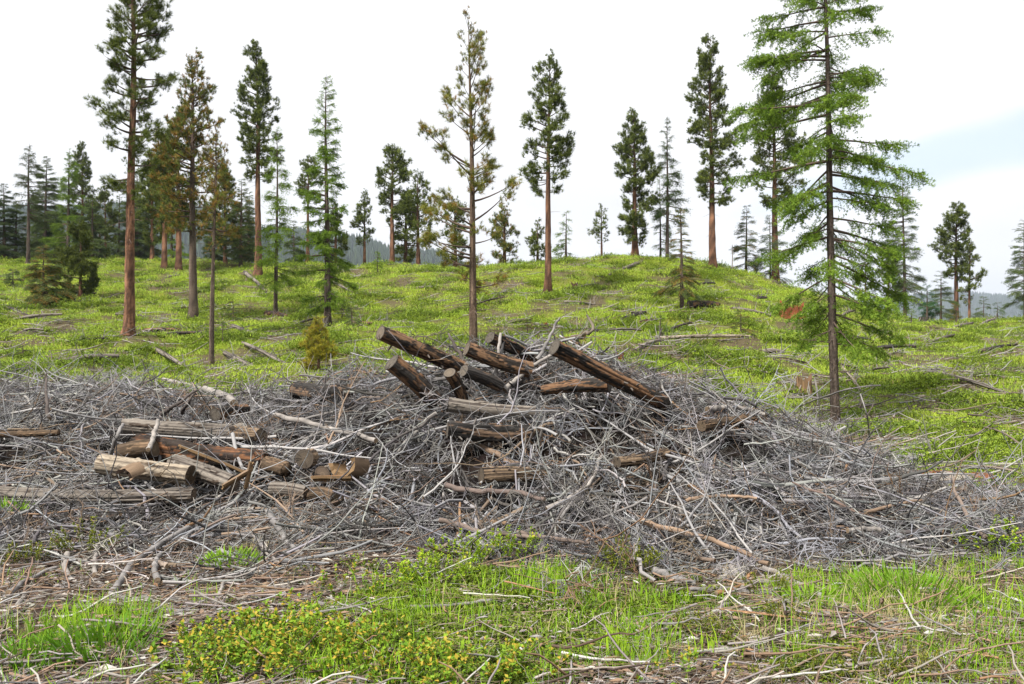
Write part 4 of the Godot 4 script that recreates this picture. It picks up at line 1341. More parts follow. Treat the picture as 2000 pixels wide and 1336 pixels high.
	fallen("fallen_log", "small grey weathered log lying on the logged hillside", -14.233, -36.749, -12.17, -36.111, 0.082, "grey", 443, 0, "small weathered logs lying on the hillside")
	fallen("fallen_log", "small grey weathered log lying on the logged hillside", -27.738, -55.573, -25.903, -55.128, 0.09, "silver", 444, 0.1, "small weathered logs lying on the hillside")
	fallen("fallen_log", "small grey weathered log lying on the logged hillside", 7.136, -28.23, 8.751, -27.55, 0.053, "silver", 445, 0, "small weathered logs lying on the hillside")
	stump("rotten red stump crumbling into a mound on the open slope", 14.292, -45.236, 0.564, 0.57, 0.7, 500, Color(0.26, 0.09, 0.04), Color(0.30, 0.10, 0.045), 0)
	stump("split orange stump ringed by grey splinters behind the brush", 8.676, -26.376, 0.56, 0.217, 0.35, 501, Color(0.33, 0.21, 0.115), Color(0.28, 0.18, 0.11), 12)
	stump("old grey-red stump on the knoll beside the long bare orange trunk", 3.632, -51.51, 0.286, 0.2, 0.5, 502, Color(0.22, 0.13, 0.09), Color(0.2, 0.12, 0.08), 0)
	stump("dark uprooted stump on the low rim beside the even dark fir", 27.531, -59.36, 0.384, 0.259, 0.6, 503, Color(0.10, 0.085, 0.075), Color(0.12, 0.1, 0.08), 4)
	stump("dark stump on the low rim nearest the great larch", 22.438, -54.256, 0.351, 0.263, 0.5, 504, Color(0.08, 0.065, 0.055), Color(0.12, 0.1, 0.08), 0)
	stump("small dark stump in the meadow grass before the rust-brown fir", -14.503, -37.044, 0.171, 0.108, 0.4, 505, Color(0.11, 0.09, 0.08), Color(0.15, 0.13, 0.11), 3)
	stump("crumbling red stump peeping over the back of the heap", 3.172, -26.166, 0.266, 0.127, 0.6, 506, Color(0.28, 0.08, 0.035), Color(0.32, 0.10, 0.04), 0)
	stump("low brown stump in the debris hollow behind the pale fallen pole", 8.86, -31.32, 0.174, 0.106, 0.4, 507, Color(0.14, 0.1, 0.075), Color(0.2, 0.16, 0.12), 2)
	stump("little red stump on the grass above the heap's highest logs", 1.341, -35.735, 0.149, 0.087, 0.5, 508, Color(0.3, 0.1, 0.045), Color(0.3, 0.12, 0.05), 0)
	stump("grey stump near the pale rock low on the slope", 12.732, -26.113, 0.084, 0.063, 0.2, 509, Color(0.26, 0.22, 0.18), Color(0.3, 0.26, 0.2), 0)
	stump("small round-topped stump low on the slope by the great larch", 8.999, -19.312, 0.08, 0.033, 0.2, 510, Color(0.2, 0.16, 0.13), Color(0.28, 0.24, 0.19), 0)
	stump("reddish stump at the foot of the slender bright larch", -12.922, -46.799, 0.195, 0.136, 0.5, 511, Color(0.24, 0.11, 0.06), Color(0.28, 0.13, 0.07), 0)
	stump("grey stump on the meadow skyline beside the airy larch", -13.595, -70.63, 0.457, 0.171, 0.4, 512, Color(0.28, 0.26, 0.24), Color(0.3, 0.28, 0.25), 2)
	crooked("crooked_branch", "crooked grey branch standing up from the grass behind the heap", Vector3(2.1, 2.171, -30.824), [Vector3(0, 0, 0), Vector3(0.152, 0.129, 4.824), Vector3(0.272, 0.309, 4.824), Vector3(0.093, 0.7, 4.824)], 0.125, 0.036, Color(0.3, 0.25, 0.2), "branch")
	var dead_pole := thing("bare_snag", "thin bare grey snag on the knoll's falling edge", "snag", Vector3(15.907, 7.547, -64))
	var pole_shape := Shape.new()
	pole_shape.tube(PackedVector3Array([Vector3.ZERO, Vector3(0.03, 1.2, 0), Vector3(0.02, 2.0, 0)]), PackedFloat32Array([0.05, 0.035, 0.02]), 5, Color(0.3, 0.27, 0.24), Color(0.33, 0.3, 0.28))
	part("stem", pole_shape.mesh(), mats.dead, dead_pole)
	solo("rock", rock_mesh(0.301, 1, Color(0.44, 0.38, 0.31)), mats.face, "pale angular rock half sunk in the slope's grass", "rock").position = Vector3(5.752, ground(5.752, -11.58) + 0.03, -11.58)
	solo("rock", rock_mesh(0.09, 2, Color(0.5, 0.46, 0.4)), mats.face, "small pale rock standing on the slope below the aslant poles", "rock").position = Vector3(9.598, ground(9.598, -17.303) + 0.009, -17.303)
	solo("rock", rock_mesh(0.149, 3, Color(0.42, 0.36, 0.29)), mats.face, "flat tan rock on the slope beside the half-sunk one", "rock").position = Vector3(11.91, ground(11.91, -25.802) + 0.015, -25.802)
	var rot := solo("rotten_slab", bark_slab(1.0, 0.3, 1.2, 0.06, 71, Color(0.30, 0.11, 0.05), Color(0.28, 0.14, 0.07)), mats.face, "red rotten wood slab on the slope by the half-sunk rock", "slab")
	rot.position = Vector3(6.229, ground(6.229, -12.568) - 0.22, -12.568)
	rot.rotation.y = -0.3

func fallen(called: String, label: String, x0: float, z0: float, x1: float, z1: float, r: float, kind: String, seed_: int, lift := 0.0, group := "") -> void:
	rng.seed = seed_
	var k: Array = KINDS_OF_LOG[kind]
	var a := Vector3(x0, top_of(x0, z0) + r * 0.6, z0)
	var b := Vector3(x1, top_of(x1, z1) + r * 0.4 + lift, z1)
	var o := thing(called, label, "log", a, group)
	o.basis = along(b - a, 0.0, 1.0)
	part("log_body", log_body(a.distance_to(b), r, r * 0.6, seed_, k[0], k[1], k[2], 0.06, 0.08, 14), mats.wood, o)
	part("cut_face", cut_face(r * 1.02, seed_, k[3], k[4], k[0], 0.1), mats.face, o)
	if r < 0.2:
		var s := Shape.new()
		for i in 7:
			var l := a.distance_to(b)
			s.tube(wobbly(Vector3(rf(0.1, 1) * l, r * 0.4, 0), Vector3(rf(-0.3, 0.6), rf(0.2, 1), rf(-0.8, 0.8)), rf(0.2, 0.7), 3, 0.25), taper(4, 0.016, 0.006), 4, Color(0.3, 0.28, 0.26), Color(0.36, 0.34, 0.32))
		part("branch_stubs", s.mesh(), mats.dead, o).set_meta("kind", "stuff")

func stump(label: String, x: float, z: float, h: float, r: float, ragged: float, seed_: int, side: Color, top: Color, splinters := 0) -> void:
	rng.seed = seed_
	var o := thing("tree_stump", label, "stump", Vector3(x, ground(x, z), z))
	part("stump_body", stump_mesh(h, r, ragged, seed_, side, top), mats.face, o)
	for i in splinters:
		var s := Shape.new()
		var a := rf(0, TAU)
		var p := Vector3(cos(a) * r * 1.1, 0, sin(a) * r * 1.1)
		s.tube(wobbly(p + Vector3(cos(a), 0, sin(a)) * rf(0.0, 0.3), Vector3(-cos(a) * rf(0.0, 0.5) + rf(-0.3, 0.3), 1, -sin(a) * 0.3), h * rf(0.5, 1.25), 3, 0.12), taper(4, 0.035, 0.008), 4, hue(Color(0.36, 0.32, 0.28), 0.15), Color(0.42, 0.39, 0.35))
		part("splinter", s.mesh(), mats.dead, o)

func crooked(called: String, label: String, at: Vector3, pts: Array, r0: float, r1: float, col: Color, category := "branch") -> void:
	var p := PackedVector3Array()
	for q in pts:
		p.append(q)
	var curve := Curve3D.new()
	for i in p.size():
		var t := (p[mini(i + 1, p.size() - 1)] - p[maxi(i - 1, 0)]) * 0.18
		curve.add_point(p[i], -t, t)
	var fine := PackedVector3Array()
	for i in 17:
		fine.append(curve.sample_baked(curve.get_baked_length() * i / 16.0) + Vector3(noise.get_noise_2d(i * 40, at.x * 99), noise.get_noise_2d(i * 40, at.z * 99), 0) * r0 * 0.8)
	var s := Shape.new()
	var r := taper(17, r0, r1)
	for i in 17:
		r[i] *= 1.0 + 0.25 * noise.get_noise_2d(i * 60, at.x * 300)
	s.tube(fine, r, 10, col, col * 1.12, true)
	var b := s.v.size()
	for i in b:
		var q := 1.0 + 0.7 * noise.get_noise_3d(s.v[i].x * 500, s.v[i].y * 500, s.v[i].z * 500)
		s.c[i] = Color(s.c[i].r * q, s.c[i].g * q, s.c[i].b * q)
	var o := solo(called, s.mesh(), mats.wood, label, category)
	o.position = at

# ---------------------------------------------------------------- the heap of slash
func heap_dir(x: float, z: float) -> Vector3:
	var a := rng.randfn() * 0.75
	var q := Vector2(x - 0.5, (z + 11.6) * 0.9)
	var v := Vector2(1, 0) if q.length() < 0.1 else q.normalized()
	v = Vector2(v.x * 1.5, v.y)
	if x < -1.6:
		v = Vector2(1, rf(-0.35, 0.35)) if rf(0, 1) < 0.6 else Vector2(rf(-1, 1), rf(-1, 1))
	v = v.normalized().rotated(a)
	if rf(0, 1) < 0.3:
		v = -v
	return Vector3(v.x, 0, v.y)

func dead_colour() -> Color:
	var q := rf(0, 1)
	var c := Color(0.29, 0.285, 0.285)
	if q < 0.33:
		c = Color(0.10, 0.093, 0.09)
	elif q < 0.42:
		c = Color(0.22, 0.165, 0.125)
	elif q < 0.52:
		c = Color(0.42, 0.41, 0.40)
	elif q < 0.55:
		c = Color(0.27, 0.17, 0.105)
	return hue(c, 0.15)

func set_heap() -> void:
	# the packed inside: old needles, bark and dust
	var s := Shape.new()
	var nb := 150
	var nd := 90
	for j in nd + 1:
		var d := lerpf(6.2, 19.5, float(j) / nd)
		for i in nb + 1:
			var b := lerpf(-0.8, 0.66, float(i) / nb)
			var x := b * d
			var h := slash(x, -d)
			var g := ground(x, -d)
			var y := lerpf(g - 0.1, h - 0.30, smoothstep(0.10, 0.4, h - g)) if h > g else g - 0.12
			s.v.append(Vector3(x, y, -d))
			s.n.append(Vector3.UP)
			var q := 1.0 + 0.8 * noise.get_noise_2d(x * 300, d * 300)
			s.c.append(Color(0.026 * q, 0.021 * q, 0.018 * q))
	for j in nd:
		for i in nb:
			var k := j * (nb + 1) + i
			for m in [k, k + nb + 1, k + 1, k + 1, k + nb + 1, k + nb + 2]:
				s.ix.append(m)
	smooth_normals(s)
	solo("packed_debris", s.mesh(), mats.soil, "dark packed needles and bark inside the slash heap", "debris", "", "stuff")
	# fine brush: whole dead twiggy limbs
	var brush := []
	var bs := []
	for k in 7:
		brush.append(dead_limb([1.1, 1.5, 0.9, 1.3, 1.7, 1.0, 1.4][k], 0.010, 20, 3, 600 + k, 0.2))
		bs.append(Scatter.new())
	var thin := []
	var ts := []
	for k in 5:
		thin.append(thin_stick(620 + k, [0.18, 0.28, 0.4, 0.5, 0.62][k]))
		ts.append(Scatter.new())
	var stick := []
	var ks := []
	for k in 4:
		stick.append(bare_stick(640 + k, [0.12, 0.2, 0.3, 0.4][k]))
		ks.append(Scatter.new())
	rng.seed = 700
	var made := 0
	var tries := 0
	while made < 17500 and tries < 160000:
		tries += 1
		var d := sqrt(rf(6.3 * 6.3, 18.5 * 18.5))
		if rf(0, 1) > 12.0 / (d + 4.0):
			continue
		var x := rf(-0.70, 0.64) * d
		var z := -d
		var h := slash(x, z)
		var g := ground(x, z)
		if h < g + 0.03:
			continue
		if d < 11.6 and near_log(x, z, h):
			continue
		if noise.get_noise_2d(x * 115 + 700, z * 115) + 0.6 * noise.get_noise_2d(x * 420, z * 420 + 80) < rf(-0.16, 0.10):
			continue
		made += 1
		var thick := h - g
		var up := slope(x, z)
		var v := heap_dir(x, z)
		v -= up * v.dot(up)
		v = v.normalized() + up * rf(-0.22, 0.13)
		var deep := minf(thick * 0.5, 0.30)
		var y := h - 0.03 - rf(0.0, deep)
		var pick := made % 13
		if pick < 5:
			# brush is sparse where logs and broken wood lie at the near left
			if x < -1.0 and d < 11.5 and rf(0, 1) < 0.6:
				continue
			var k := rng.randi() % 7
			bs[k].add(along(v, rf(0, TAU), rf(0.45, 0.95)), Vector3(x, y - 0.10, z) - v.normalized() * rf(0.2, 0.5), dead_colour())
		elif pick < 10:
			ts[rng.randi() % 5].add(along(v, rf(0, TAU), rf(0.4, 1.3)), Vector3(x, y + 0.01, z), dead_colour())
		else:
			ks[rng.randi() % 4].add(along(v, rf(0, TAU), rf(0.25, 0.9)) * Basis.from_scale(Vector3(1, rf(0.9, 1.9), rf(0.9, 1.6))), Vector3(x, y + 0.01, z), dead_colour())
	for k in 7:
		spread("dead_brush", bs[k], brush[k], mats.dead, "tangled grey twiggy brush filling the slash heap", "brush")
	for k in 5:
		spread("thin_twigs", ts[k], thin[k], mats.dead, "thin bare grey twigs tangled over the slash heap", "twigs")
	for k in 4:
		spread("short_sticks", ks[k], stick[k], mats.dead, "broken grey sticks tangled through the slash heap", "sticks")
	# the limbs that show one by one
	var limb := []
	for k in 12:
		limb.append(dead_limb([1.5, 2.2, 1.8, 2.6, 1.3, 2.0, 1.7, 2.4, 1.2, 1.9, 2.8, 1.6][k], [0.02, 0.024, 0.018, 0.028, 0.017, 0.022, 0.016, 0.02, 0.019, 0.026, 0.022, 0.015][k], 11, 1, 660 + k, [0.07, 0.12, 0.16, 0.1, 0.22, 0.14, 0.2, 0.09, 0.26, 0.13, 0.11, 0.18][k]))
	var tints := [Color(0.33, 0.32, 0.315), Color(0.42, 0.405, 0.39), Color(0.23, 0.215, 0.205), Color(0.32, 0.235, 0.17), Color(0.15, 0.135, 0.125)]
	var tint_mats := []
	for k in 5:
		var m := material(["grey_limb", "pale_limb", "dull_limb", "tan_limb", "dark_limb"][k], 0.88, 0.0, 0.25)
		m.albedo_color = Color(tints[k].r * 0.66, tints[k].g * 0.66, tints[k].b * 0.66).linear_to_srgb()
		tint_mats.append(m)
	var words := ["weathered grey dead limb lying in the slash heap", "pale bleached dead limb lying in the slash heap", "dull grey-brown dead limb lying in the slash heap", "tan peeling dead limb lying in the slash heap", "dark dead limb lying in the slash heap"]
	var groups := ["grey limbs of the slash heap", "bleached limbs of the slash heap", "grey-brown limbs of the slash heap", "tan limbs of the slash heap", "dark limbs of the slash heap"]
	rng.seed = 720
	made = 0
	while made < 190:
		var d := rf(6.8, 16.0)
		var x := rf(-0.60, 0.58) * d
		var z := -d
		var h := slash(x, z)
		if h < ground(x, z) + 0.12:
			continue
		var up := slope(x, z)
		var v := heap_dir(x, z)
		v -= up * v.dot(up)
		v = v.normalized() + up * rf(-0.16, 0.12)
		var k: int = [0, 0, 0, 1, 1, 2, 2, 3, 4][made % 9]
		var o := solo("dead_limb", limb[made % 12], tint_mats[k], words[k], "limb", groups[k])
		o.transform = Transform3D(along(v, rf(0, TAU), rf(0.5, 0.85)), Vector3(x, h + rf(-0.08, 0.03), z) - v.normalized() * 0.7)
		made += 1

# true in front of a log that shows, so that loose brush does not bury it
func near_log(x: float, z: float, y: float) -> bool:
	for q in CLEAR:
		var a := Vector2(q[0], q[1])
		var b := Vector2(q[2], q[3])
		var p := Geometry2D.get_closest_point_to_segment(Vector2(x, z), a, b)
		if z > p.y - 0.03 and Vector2(x, z).distance_to(p) < q[4] + (0.09 if x > -0.9 else 0.0):
			return true
	return false

const CLEAR := [
	[-1.558, -10.4, -0.617, -11.15, 0.103],
	[-1.384, -10.1, -0.91, -10.418, 0.124],
	[-0.544, -10.6, 0.222, -10.888, 0.111],
	[-0.281, -11.2, 0.416, -11.9, 0.091],
	[-0.704, -9.9, -0.57, -10.293, 0.081],
	[-0.559, -10.2, -0.154, -10.565, 0.083],
	[0.455, -9.4, 1.774, -10.15, 0.104],
	[-0.712, -9.853, 0.259, -9.869, 0.098],
	[-0.684, -9.311, 0.193, -9.481, 0.103],
	[-0.294, -8.398, 0.354, -8.679, 0.093],
	[0.994, -8.309, 1.546, -8.838, 0.058],
	[1.967, -9.117, 2.908, -10.191, 0.064],
	[-3.78, -11.2, -3.6, -11.9, 0.098],
	[1.112, -10.041, 0.362, -10.355, 0.105],
	[-4.939, -11.169, -3.421, -11.265, 0.111],
	[-3.024, -10.602, -3.626, -11.333, 0.087],
	[-4.301, -10.05, -2.753, -9.85, 0.182],
	[-3.348, -9.15, -4.379, -9.35, 0.123],
	[-2.889, -9.1, -3.69, -9.6, 0.106],
	[-3.225, -8.9, -5.558, -9, 0.078],
	[-3.716, -8.3, -5.128, -8.3, 0.044],
	[-3.995, -9.8, -4.41, -9.9, 0.114],
	[-2.656, -9.5, -2.384, -9.3, 0.094],
	[-6.602, -10.7, -5.512, -10.7, 0.05],
	[-2.061, -8.8, -2.437, -8.9, 0.077],
	[-1.729, -8.6, -2, -8.8, 0.085],
	[-1.951, -9.05, -1.909, -9.15, 0.106],
	[-2.218, -9.4, -2.192, -9.55, 0.121]
]

func set_logs() -> void:
	cut_log("log", "long orange-barked log jutting up at the heap's top, farthest out over the grass", Vector3(-1.558, 1.943, -10.5), Vector3(-0.617, 1.492, -11.25), 0.087, 0.104, "orange", 200, "", 0.01, .05)
	cut_log("log", "stout dark-faced log end poking up beneath the long orange-barked log", Vector3(-1.384, 1.594, -10.2), Vector3(-0.91, 1.124, -10.518), 0.104, 0.102, "dark", 201, "", 0.024, .05)
	cut_log("log", "orange-patched log in the middle of the heap's top, in front of the yellowing pine", Vector3(-0.544, 1.756, -10.7), Vector3(0.222, 1.497, -10.988), 0.093, 0.101, "orange", 202, "", -0.023, .05)
	cut_log("log", "grey log half hidden behind the middle orange-patched log", Vector3(-0.281, 1.902, -11.3), Vector3(0.416, 1.527, -12), 0.077, 0.093, "dark", 203, "", 0.028, .05)
	cut_log("log", "short brown log end under the long orange log, bark orange beneath", Vector3(-0.704, 1.481, -10), Vector3(-0.57, 1.13, -10.393), 0.068, 0.071, "orange", 204, "", 0.035, .05)
	cut_log("log", "small grey log end beside the short brown one at the heap's top", Vector3(-0.559, 1.498, -10.3), Vector3(-0.154, 1.318, -10.665), 0.07, 0.083, "grey", 205, "", 0.016, .05)
	cut_log("log", "long dark and orange log slanting down the heap's right-hand side", Vector3(0.455, 1.766, -9.5), Vector3(1.774, 1.121, -10.25), 0.088, 0.085, "dark", 206, "", -0.002, .05)
	cut_log("log", "light grey log lying level on the heap, upper of two", Vector3(-0.712, 1.126, -9.953), Vector3(0.259, 1.033, -9.969), 0.082, 0.073, "silver", 207, "", -0.018, .05)
	cut_log("log", "grey barked log lying level on the heap, directly below the light grey one", Vector3(-0.684, 0.886, -9.411), Vector3(0.193, 0.827, -9.581), 0.087, 0.102, "grey", 208, "", -0.018, .05)
	cut_log("log", "short tan log lowest on the heap's front", Vector3(-0.294, 0.53, -8.498), Vector3(0.354, 0.476, -8.779), 0.078, 0.064, "tan", 209, "", 0.022, .05)
	cut_log("log", "grey log end poking from the brush at the heap's left-hand side", Vector3(-3.076, 1.17, -12.753), Vector3(-2.149, 1.196, -11.64), 0.13, 0.102, "grey", 210, "", -0.026, .05)
	cut_log("log", "dim brown log end in the brush past the short tan log", Vector3(0.994, 0.668, -8.409), Vector3(1.546, 0.695, -8.938), 0.049, 0.061, "tan", 211, "", -0.016, .05)
	cut_log("log", "brown log almost buried in brush below the long dark and orange log", Vector3(1.967, 0.945, -9.217), Vector3(2.908, 0.94, -10.291), 0.054, 0.06, "rind", 212, "", 0.006, .05)
	cut_log("log", "dark round log end in the brush above the rotten trunk", Vector3(-3.78, 0.918, -11.3), Vector3(-3.6, 0.939, -12), 0.082, 0.07, "dark", 213, "", 0.013, .05)
	cut_log("log", "dark tapering log under the long slanting log's lower end", Vector3(1.112, 1.337, -10.141), Vector3(0.362, 1.266, -10.455), 0.089, 0.061, "dark", 214, "", 0.018, .05)
	cut_log("log", "weathered grey split trunk lying over the orange rotten log", Vector3(-4.939, 0.777, -11.269), Vector3(-3.421, 0.678, -11.365), 0.093, 0.121, "silver", 215, "", -0.012, .05)
	cut_log("log", "short grey log stub with a bright orange scar, at the split trunk's end", Vector3(-3.024, 0.713, -10.702), Vector3(-3.626, 0.672, -11.433), 0.073, 0.105, "tan", 216, "", 0.007, .05)
	cut_log("log", "large crumbling rotten orange log under the grey split trunk", Vector3(-4.301, 0.623, -10.15), Vector3(-2.753, 0.478, -9.95), 0.153, 0.13, "rotten", 217, "", -0.022, .16)
	cut_log("log", "bleached split log with a dark hollow end", Vector3(-3.348, 0.431, -9.25), Vector3(-4.379, 0.524, -9.45), 0.103, 0.101, "pale", 218, "", -0.004, .05)
	cut_log("log", "bleached grey log lying behind the hollow one", Vector3(-2.889, 0.348, -9.2), Vector3(-3.69, 0.498, -9.7), 0.089, 0.103, "silver", 219, "", 0.011, .05)
	cut_log("log", "long smooth silver log lying level at the left edge", Vector3(-3.225, 0.269, -9), Vector3(-5.558, 0.274, -9.1), 0.065, 0.079, "silver", 220, "", -0.029, .05)
	cut_log("log", "long thin bark-covered log at the left edge, below the smooth silver one", Vector3(-3.716, 0.162, -8.4), Vector3(-5.128, 0.055, -8.4), 0.037, 0.045, "grey", 221, "", -0.024, .05)
	cut_log("log", "short log on end showing rough bark behind the bleached logs", Vector3(-3.995, 0.644, -9.9), Vector3(-4.41, 0.576, -10), 0.096, 0.097, "rind", 222, "", 0.015, .05)
	cut_log("log", "grey log lying flat behind the bleached pair", Vector3(-2.656, 0.51, -9.6), Vector3(-2.384, 0.465, -9.4), 0.079, 0.078, "rind", 223, "", 0.002, .05)
	cut_log("log", "dark flat log buried near the left edge, beyond the bleached logs", Vector3(-6.602, 0.716, -10.8), Vector3(-5.512, 0.735, -10.8), 0.042, 0.037, "rind", 224, "", -0.007, .05)
	cut_log("log", "broken pale log block with a splintered end in front of the bark curl", Vector3(-2.061, 0.305, -8.9), Vector3(-2.437, 0.326, -9), 0.065, 0.074, "silver", 225, "", 0.013, .05)
	cut_log("log", "dim log slice stub lying behind the broken pale block", Vector3(-1.729, 0.272, -8.7), Vector3(-2, 0.275, -8.9), 0.072, 0.073, "rind", 226, "", 0.029, .05)
	cut_log("log", "flat sawn slice leaning beside the bark curl", Vector3(-1.951, 0.45, -9.15), Vector3(-1.909, 0.447, -9.25), 0.089, 0.09, "silver", 227, "", -0.021, .05)
	cut_log("log", "dim sawn slice buried in twigs above the flat one", Vector3(-2.218, 0.572, -9.5), Vector3(-2.192, 0.565, -9.65), 0.101, 0.103, "tan", 228, "", -0.011, .05)
	var slab_61 := solo("bark_slab", bark_slab(0.266, 0.159, 3.4, 0.048, 61, Color(0.30, 0.21, 0.14), Color(0.34, 0.22, 0.12)), mats.face, "thick curl of rough bark shaped like a cup among the twigs", "bark")
	slab_61.position = Vector3(-1.681, 0.56, -9.2)
	slab_61.rotation = Vector3(2.9, 1.2, 0.2)
	var slab_62 := solo("bark_slab", bark_slab(0.26, 0.062, 2, 0.026, 62, Color(0.30, 0.21, 0.14), Color(0.34, 0.22, 0.12)), mats.face, "upright shard of brown bark beside the bleached grey log", "bark")
	slab_62.position = Vector3(-2.635, 0.455, -9)
	slab_62.rotation = Vector3(0, 0, 1.35)
	var slab_63 := solo("bark_slab", bark_slab(0.31, 0.093, 1.6, 0.026, 63, Color(0.30, 0.21, 0.14), Color(0.34, 0.22, 0.12)), mats.face, "flat brown bark slab leaning under the upright shard", "bark")
	slab_63.position = Vector3(-2.733, 0.385, -8.95)
	slab_63.rotation = Vector3(-0.3, 0.3, 0.5)
	var slab_64 := solo("bark_slab", bark_slab(0.39, 0.083, 1.3, 0.031, 64, Color(0.36, 0.2, 0.11), Color(0.34, 0.22, 0.12)), mats.face, "flat orange-brown bark strip beneath the bark curl", "bark")
	slab_64.position = Vector3(-1.841, 0.378, -9)
	slab_64.rotation = Vector3(-0.6, 0.1, 0)
	var slab_65 := solo("bark_slab", bark_slab(0.209, 0.115, 2.2, 0.037, 65, Color(0.30, 0.21, 0.14), Color(0.05, 0.035, 0.025)), mats.face, "brown bark slab beside the dark hollow of the bleached log", "bark")
	slab_65.position = Vector3(-3.886, 0.448, -9.05)
	slab_65.rotation = Vector3(0.3, 1.3, 0.2)
	var slab_66 := solo("bark_slab", bark_slab(0.721, 0.078, 1, 0.028, 66, Color(0.33, 0.3, 0.27), Color(0.34, 0.22, 0.12)), mats.face, "grey split plank leaning over the bleached grey log", "bark")
	slab_66.position = Vector3(-3.292, 0.51, -9.6)
	slab_66.rotation = Vector3(-0.4, 0.2, -0.42)
	var slab_67 := solo("bark_slab", bark_slab(0.215, 0.072, 1.5, 0.02, 67, Color(0.45, 0.22, 0.08), Color(0.4, 0.2, 0.09)), mats.face, "bright orange bark piece standing under the short tan log", "bark")
	slab_67.position = Vector3(-0.178, 0.283, -8.85)
	slab_67.rotation = Vector3(0, 0.4, 1.4)
	var slab_68 := solo("bark_slab", bark_slab(0.147, 0.069, 1.6, 0.017, 68, Color(0.36, 0.17, 0.08), Color(0.34, 0.22, 0.12)), mats.face, "reddish bark flake low in the front brush past the peeled branch", "bark")
	slab_68.position = Vector3(1.662, -0.005, -7.5)
	slab_68.rotation = Vector3(-0.6, 0.2, 0.2)
	crooked("pole", "long pale pole lying aslant over the twigs between logs and heap", Vector3(-3.054, 0.895, -11.511), [Vector3(0, 0, 0), Vector3(0.892, -0.067, 1.094), Vector3(1.57, -0.143, 1.798)], 0.033, 0.027, Color(0.44, 0.40, 0.355), "branch")
	crooked("pole", "pale pole leaning up across the heap's top", Vector3(-0.093, 1.256, -10.7), [Vector3(0, 0, 0), Vector3(0.347, 0.286, -0.3), Vector3(0.687, 0.457, -0.5)], 0.031, 0.019, Color(0.44, 0.40, 0.355), "branch")
	crooked("pole", "grey forked branch standing above the heap beside the slanting log", Vector3(0.326, 1.622, -11.3), [Vector3(0, 0, 0), Vector3(0.121, 0.21, -0.1), Vector3(0.285, 0.543, -0.2)], 0.026, 0.013, Color(0.33, 0.31, 0.29), "branch")
	crooked("branch", "tan peeled branch slanting down the heap's front from the grey barked log", Vector3(-0.534, 0.789, -9.75), [Vector3(0, 0, 0), Vector3(0.48, -0.204, 0.45), Vector3(0.793, -0.308, 0.75), Vector3(1.143, -0.448, 0.95)], 0.034, 0.028, Color(0.40, 0.28, 0.19), "branch")
	crooked("branch", "pale branch upright against the middle orange-patched log", Vector3(-0.201, 1.386, -10.9), [Vector3(0, 0, 0), Vector3(0.022, 0.25, -0.2), Vector3(0.058, 0.562, -0.4)], 0.025, 0.019, Color(0.44, 0.40, 0.355), "branch")
	crooked("branch", "second pale upright branch behind the first in the heap's top", Vector3(-0.265, 1.352, -10.95), [Vector3(0, 0, 0), Vector3(0.073, 0.187, -0.15), Vector3(0.167, 0.512, -0.45)], 0.019, 0.013, Color(0.33, 0.31, 0.29), "branch")
	crooked("branch", "dark branch jutting up between the long orange log and the middle one", Vector3(-0.569, 1.538, -11.2), [Vector3(0, 0, 0), Vector3(-0.149, 0.227, -0.1), Vector3(-0.241, 0.427, -0.3)], 0.032, 0.013, Color(0.15, 0.125, 0.11), "branch")
	crooked("branch", "grey branch lying level under the stout dark log end", Vector3(-1.409, 1.303, -11.1), [Vector3(0, 0, 0), Vector3(0.33, 0.048, 0.1), Vector3(0.812, 0.114, 0.2)], 0.032, 0.026, Color(0.33, 0.31, 0.29), "branch")
	crooked("branch", "long curved dull branch low on the heap's front under the tan log", Vector3(-0.643, 0.429, -8.581), [Vector3(0, 0, 0), Vector3(0.254, -0.039, 0.136), Vector3(0.643, -0.035, 0.17), Vector3(0.95, -0.078, 0.385)], 0.03, 0.02, Color(0.26, 0.2, 0.17), "branch")
	crooked("branch", "long bowed pale branch rising across the heap's front", Vector3(0.324, 0.293, -8.034), [Vector3(0, 0, 0), Vector3(0.242, 0.09, -0.146), Vector3(0.456, 0.237, -0.428), Vector3(0.549, 0.387, -0.773)], 0.023, 0.019, Color(0.44, 0.40, 0.355), "branch")
	crooked("branch", "forked arm of the bowed pale branch", Vector3(0.427, 0.25, -7.812), [Vector3(0, 0, 0), Vector3(0.107, 0.086, -0.254), Vector3(0.184, 0.135, -0.351)], 0.018, 0.014, Color(0.33, 0.31, 0.29), "branch")
	crooked("branch", "tan pole with orange flecks along the heap's front foot", Vector3(1.085, 0.273, -7.536), [Vector3(0, 0, 0), Vector3(0.338, -0.044, 0.266), Vector3(0.611, -0.094, 0.523), Vector3(0.85, -0.166, 0.811)], 0.026, 0.017, Color(0.40, 0.28, 0.19), "branch")
	crooked("branch", "orange-flecked branch in the brush on the right-hand side", Vector3(1.524, 0.407, -7.781), [Vector3(0, 0, 0), Vector3(0.28, 0.04, -0.047), Vector3(0.619, 0.029, 0.031)], 0.018, 0.013, Color(0.40, 0.28, 0.19), "branch")
	crooked("branch", "peeled orange-ended branch lying on the right-hand brush", Vector3(3.019, 0.338, -7.596), [Vector3(0, 0, 0), Vector3(0.298, 0.025, -0.184), Vector3(0.676, 0.039, -0.421)], 0.018, 0.013, Color(0.40, 0.28, 0.19), "branch")
	crooked("branch", "pale stub of branch at the foot of the right-hand brush", Vector3(2.736, 0.252, -7.255), [Vector3(0, 0, 0), Vector3(0.164, 0.002, -0.044), Vector3(0.302, 0.001, -0.073)], 0.025, 0.021, Color(0.44, 0.40, 0.355), "branch")
	crooked("branch", "long straight pale branch on the heap's right-hand shoulder", Vector3(2.176, 1.076, -9.929), [Vector3(0, 0, 0), Vector3(0.415, 0.003, -0.282), Vector3(0.716, -0.077, -0.2)], 0.034, 0.023, Color(0.44, 0.40, 0.355), "branch")
